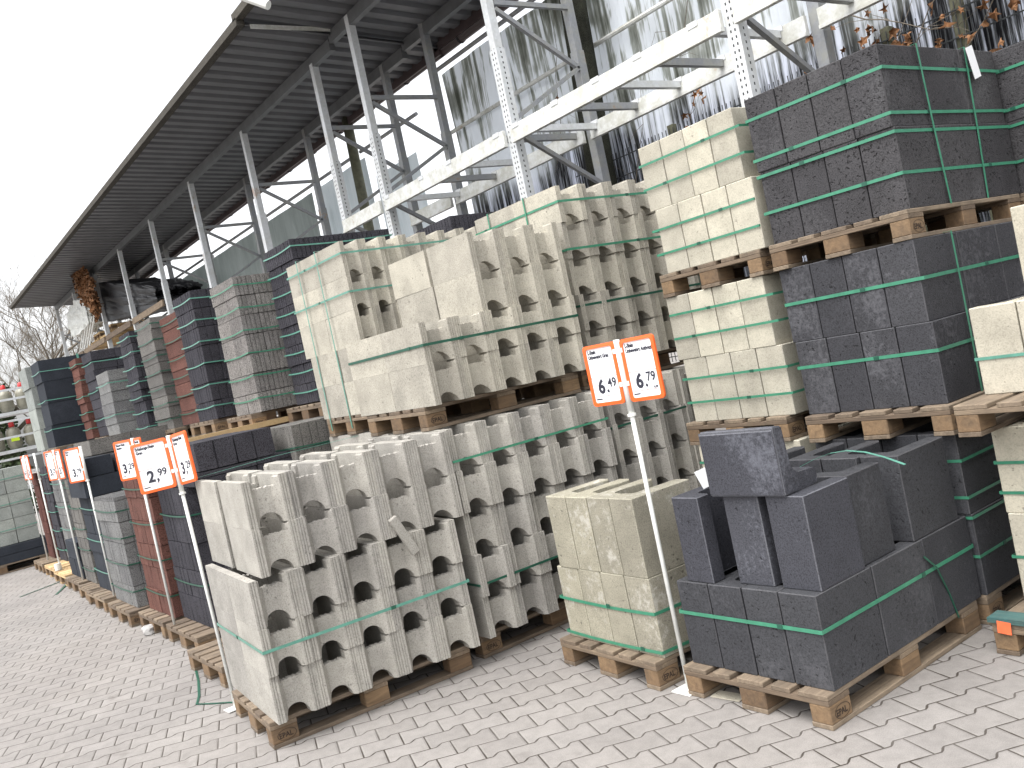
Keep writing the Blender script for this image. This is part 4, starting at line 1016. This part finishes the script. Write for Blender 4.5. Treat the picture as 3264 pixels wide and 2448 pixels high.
def sign(label, x, y, z0, ztop, cards, r=.011, tilt=(0, 0), ring=True):
    t = thing('price_sign', label, 'price sign', (x, y, 0), 0, 'price signs on thin white posts')
    bm = bmesh.new(); tube(bm, [(tilt[0]*(z0), tilt[1]*z0, z0), (0, 0, ztop)], r, r, 12); obj('post', bm, M['white'], t, smooth=True)
    if z0 < .05:
        bm = bmesh.new(); box(bm, -.06, .06, -.06, .06, .001, .006); obj('base_plate', bm, M['white'], t)
    if ring:
        bm = bmesh.new(); zz = ztop-.37; tube(bm, [(0, 0, zz), (0, 0, zz+.012)], .021, .021, 14); obj('collar', bm, M['white'], t)
        bm = bmesh.new(); tube(bm, [(0, 0, zz+.01), (0, 0, ztop)], r+.004, r+.004, 12); obj('sleeve', bm, M['white'], t, smooth=True)
    for (side, az, title, price, h_, w_, ex) in cards:
        d = side*(w_/2+.018); panel(t, (d*math.cos(az), d*math.sin(az)), az, ztop-h_/2-.004, title, price, h_, w_, -side, extra=ex)
    return t
sign('post with orange cards reading 6,49 and 6,79 between buff and black stones', -.895, .05, .004, 1.715,
     [(-1, R(8), ['L-Stein', 'Unbewehrt Grau'], ('6', '49'), .30, .20, None), (1, R(8), ['L-Stein', 'Unbewehrt Anthrazit'], ('6', '79'), .30, .20, '16,98')])
so_ = sign('post with orange cards reading 2,99 and 3,29 at the front left stack', -3.33, -1.37, .004, 1.705,
     [(-1, R(62), ['Schalungs-Stein', 'Grau'], ('2', '99'), .31, .215, None), (1, R(12), ['Schalungs-Stein', 'Gross'], ('3', '29'), .31, .20, None)])
so_.rotation_euler = (0, R(-4.5), 0)
sign('post before the red stones, its 3,29 card just left of the 2,99', -5.60, -1.09, .146, 1.72,
     [(-1, R(35), ['Mauer-Stein', 'Basalto'], ('3', '29'), .33, .185, None), (1, R(5), ['Mauer-Stein', 'Rot'], ('3', '29'), .33, .17, None)])
sign('post with one 3,79 card before the black stack, left of grey stones', -8.0, -1.06, .146, 1.74,
     [(-1, R(30), ['Mauer-', 'Stein'], ('3', '79'), .36, .235, None)])
sign('white post with twin narrow looking cards before the wide topped grey stack', -9.9, -1.02, .146, 1.76,
     [(-1, R(22), ['Kanten-', 'Stein'], ('3', '29'), .36, .19, None), (1, R(12), ['Kanten-', 'Stein'], ('3', '79'), .36, .17, None)])
sign('thin white post with one grey looking card, second furthest down the row', -11.6, -1.0, .146, 1.77, [(-1, R(-8), ['Stein', ''], ('3', '49'), .37, .19, None)])
sign('thin white post furthest down the row with two cards', -13.2, -.92, .146, 1.77, [(-1, R(8), ['Stein', ''], ('4', '29'), .37, .17, None), (1, R(8), ['Stein', ''], ('3', '49'), .37, .17, None)])

# ================================================================== THINGS IN THE FAR RACK
def blob(name, x0, x1, y0, y1, z0, z1, mat, label, cat, seed, amp=.18, n=14):
    rnd = random.Random(seed); bm = bmesh.new()
    bmesh.ops.create_grid(bm, x_segments=1, y_segments=1, size=.1); bm.clear()
    bmesh.ops.create_cube(bm, size=1)
    bmesh.ops.subdivide_edges(bm, edges=bm.edges[:], cuts=n, use_grid_fill=True)
    ph = [rnd.uniform(0, 6.28) for _ in range(8)]
    for v in bm.verts:
        p = v.co.copy(); s = 1-.14*(abs(p.x)*2)**4*(abs(p.z)*2)**4
        d = math.sin(p.x*19+ph[0]+3*p.z)*.35+math.sin(p.z*17+ph[1]+6*p.x)*.3+math.sin((p.x+p.y)*31+ph[2])*.2+rnd.uniform(-.25, .25)
        q = p*s+p.normalized()*d*amp*.3
        v.co = Vector((x0+(q.x+.5)*(x1-x0), y0+(q.y+.5)*(y1-y0), z0+(q.z+.5)*(z1-z0)))
    return tag(obj(name, bm, M[mat], None), label, cat)
wb = blob('wrapped_bundle', -23.4, -17.6, 2.75, 3.75, 4.32, 5.0, 'blackfoil', 'long bundle wrapped in shiny black foil lying in the far rack', 'bundle', 4, .22, 16)
for v in wb.data.vertices:
    t_ = (-v.co.x-17.6)/5.8; v.co.z = 4.2+.55*t_+(v.co.z-4.32)/.68*(.55+.55*t_)
blob('foil_bag', -25.9, -23.4, 2.55, 3.0, 4.75, 5.55, 'whitefoil', 'crumpled whitish foil hanging at the end of the black bundle', 'foil', 6, .35, 16)
vine('bunch of dry brown leaves hanging under the far canopy', [((-22.6, 2.45, 6.0), (-22.4, 2.4, 5.4)), ((-22.2, 2.5, 5.9), (-21.9, 2.4, 5.0)), ((-21.2, 2.5, 5.7), (-20.2, 2.4, 5.4))], 520, 15, .11,
     cl=[(-22.8, 2.4, 5.85), (-22.4, 2.4, 5.9), (-22.0, 2.4, 5.75), (-22.4, 2.4, 5.55), (-22.1, 2.4, 5.35), (-21.8, 2.4, 5.2), (-21.7, 2.4, 5.5), (-21.6, 2.4, 5.0), (-22.6, 2.4, 5.65)])
for i, (x, z) in enumerate([(-25.2, 4.28), (-24.3, 4.28), (-24.0, 4.43), (-23.3, 4.28), (-22.6, 4.43)]):
    pallet(x+.4, 2.8, z, 0, f'yellowish pallet in the far rack under the wrapped bundle, {ORD[i]} of five', fresh=True)
for i in range(5):
    x = -25.6+i*.35; bm = bmesh.new(); tube(bm, [(x, 2.62, 4.3), (x+1.35, 2.62, 4.95)], .022, .022, 6)
    tag(obj('plastic_pipe', bm, M['white'], None), f'pale pipe leaning in the far rack, {ORD[i]} of five from the left', 'pipe', 'pale pipes leaning in the far rack')

# ================================================================== GAS BOTTLE CAGE
cg = thing('gas_cage', 'galvanised two shelf cage holding gas bottles at the far left', 'cage', (-17.0, -1.55, 0))
for (px_, py_) in ((0, 0), (0, 1.55), (-.7, 0), (-.7, 1.55)):
    bm = bmesh.new(); box(bm, px_-.025, px_+.025, py_-.025, py_+.025, 0, 3.05); obj('cage_post', bm, M['steel'], cg)
for z in (1.92, 2.62, 1.2):
    bm = bmesh.new(); box(bm, -.67, -.03, .03, 1.52, z-.06, z); obj('shelf', bm, M['steel'], cg)
for z in (2.15, 2.85, 3.03, 2.45, 1.75, 1.45):
    bm = bmesh.new(); box(bm, .028, .045, -.02, 1.57, z-.02, z+.02); obj('cage_rail', bm, M['steel'], cg)
def bottle(x, y, z, lab, taglabel=False):
    t = thing('gas_bottle', lab, 'gas bottle', (x, y, z), 0, 'gas bottles with red caps in the cage')
    prof = [(0, 0), (.10, 0), (.105, .03), (.125, .05), (.13, .10), (.13, .30), (.115, .36), (.06, .40), (.045, .41), (0, .41)]
    def lathe(prof, mat, name):
        bm = bmesh.new(); n = 14; rings = []
        for r, z_ in prof:
            rings.append([bm.verts.new((max(r, .0005)*math.cos(2*math.pi*k/n), max(r, .0005)*math.sin(2*math.pi*k/n), z_)) for k in range(n)])
        for a, b_ in zip(rings, rings[1:]):
            for k in range(n): bm.faces.new((a[k], a[(k+1) % n], b_[(k+1) % n], b_[k]))
        return obj(name, bm, M[mat], t, smooth=True)
    lathe(prof, 'gas', 'bottle_body'); lathe([(0, .41), (.045, .41), (.05, .44), (.045, .50), (.02, .52), (0, .52)], 'redcap', 'cap')
    if taglabel:
        bm = bmesh.new(); box(bm, .131, .134, -.07, .07, .14, .24); obj('yellow_tag', bm, M['yellowtag'], t)
for sh, z in (('upper', 2.63), ('lower', 1.93)):
    for i, y in enumerate((-.20, -.50, -.80, -1.10)):
        bottle(-17.2, y, z, f"grey green gas bottle with red cap, {sh} shelf, {'nearest the stacks' if i == 0 else ORD[i]+' from the right'}", sh == 'lower' and i == 1)

# ================================================================== SMALL THINGS
strap_path('discarded green strap lying bent on the paving by the left sign base', [(-4.68, -1.24, .004), (-4.45, -1.28, .004), (-4.2, -1.34, .004), (-3.85, -1.44, .004), (-3.70, -1.50, .004), (-3.58, -1.43, .004), (-3.44, -1.34, .004)], (0, 0, 1), .016, 'strapd')
strap_path('long dark strap lying on the paving far down the aisle', [(-11.1, -1.60, .004), (-11.3, -1.3, .004), (-11.45, -1.06, .004)], (0, 0, 1), .03, 'strapd')
strap_path('looped dark green strap lying by the far pallets', [(-10.35, -1.28, .004), (-10.9, -1.08, .01), (-11.35, -.96, .02), (-11.5, -.90, .05)], (0, 0, 1), .03, 'strapd')
rnd = random.Random(2); bm = bmesh.new(); bmesh.ops.create_icosphere(bm, subdivisions=2, radius=.06)
for v in bm.verts: v.co *= rnd.uniform(.6, 1.25); v.co.z = max(v.co.z*.8, -.03)
tag(obj('crumpled_paper', bm, M['rock'], None, (-6.25, -1.16, .035)), 'crumpled whitish rag lying on the paving before the red stack', 'litter')
bm = bmesh.new(); tube(bm, [(0, 0, 0), (0, .0, .09)], .045, .045, 14); tag(obj('tape_roll', bm, M['whitefoil'], None, (-11.55, -1.03, .15)), 'roll of clear tape at the foot of a far sign post', 'tape roll')
bm = bmesh.new(); box(bm, 0, .16, 0, .07, 0, .004); tag(obj('paper_scrap', bm, M['cream'], None, (-.74, .03, .002), .1), 'flat pale scrap lying under the front black pallet', 'litter')
# lamp tip at the very top
t = thing('street_lamp', 'pale lamp arm entering the picture at the top left', 'lamp', (-8.0, -9.0, 0))
bm = bmesh.new(); tube(bm, [(0, 0, 0), (0, 0, 9.5)], .09, .06, 10); obj('mast', bm, M['white'], t)
bm = bmesh.new(); tube(bm, [(0, 0, 9.45), (1.1, 6.5, 7.6), (1.65, 9.6, 5.95)], .04, .03, 8); obj('arm', bm, M['white'], t)
bm = bmesh.new(); tube(bm, [(1.5, 9.4, 6.12), (2.27, 10.0, 5.46)], .05, .045, 10); obj('lamp_head', bm, M['white'], t)
print('hollow blocks', NH[0], 'objects', len(bpy.data.objects))

for o in bpy.data.objects:
    if o.parent is None and 'label' in o.keys() and not 4 <= len(o['label'].split()) <= 16: print('LABEL', len(o['label'].split()), o['label'])
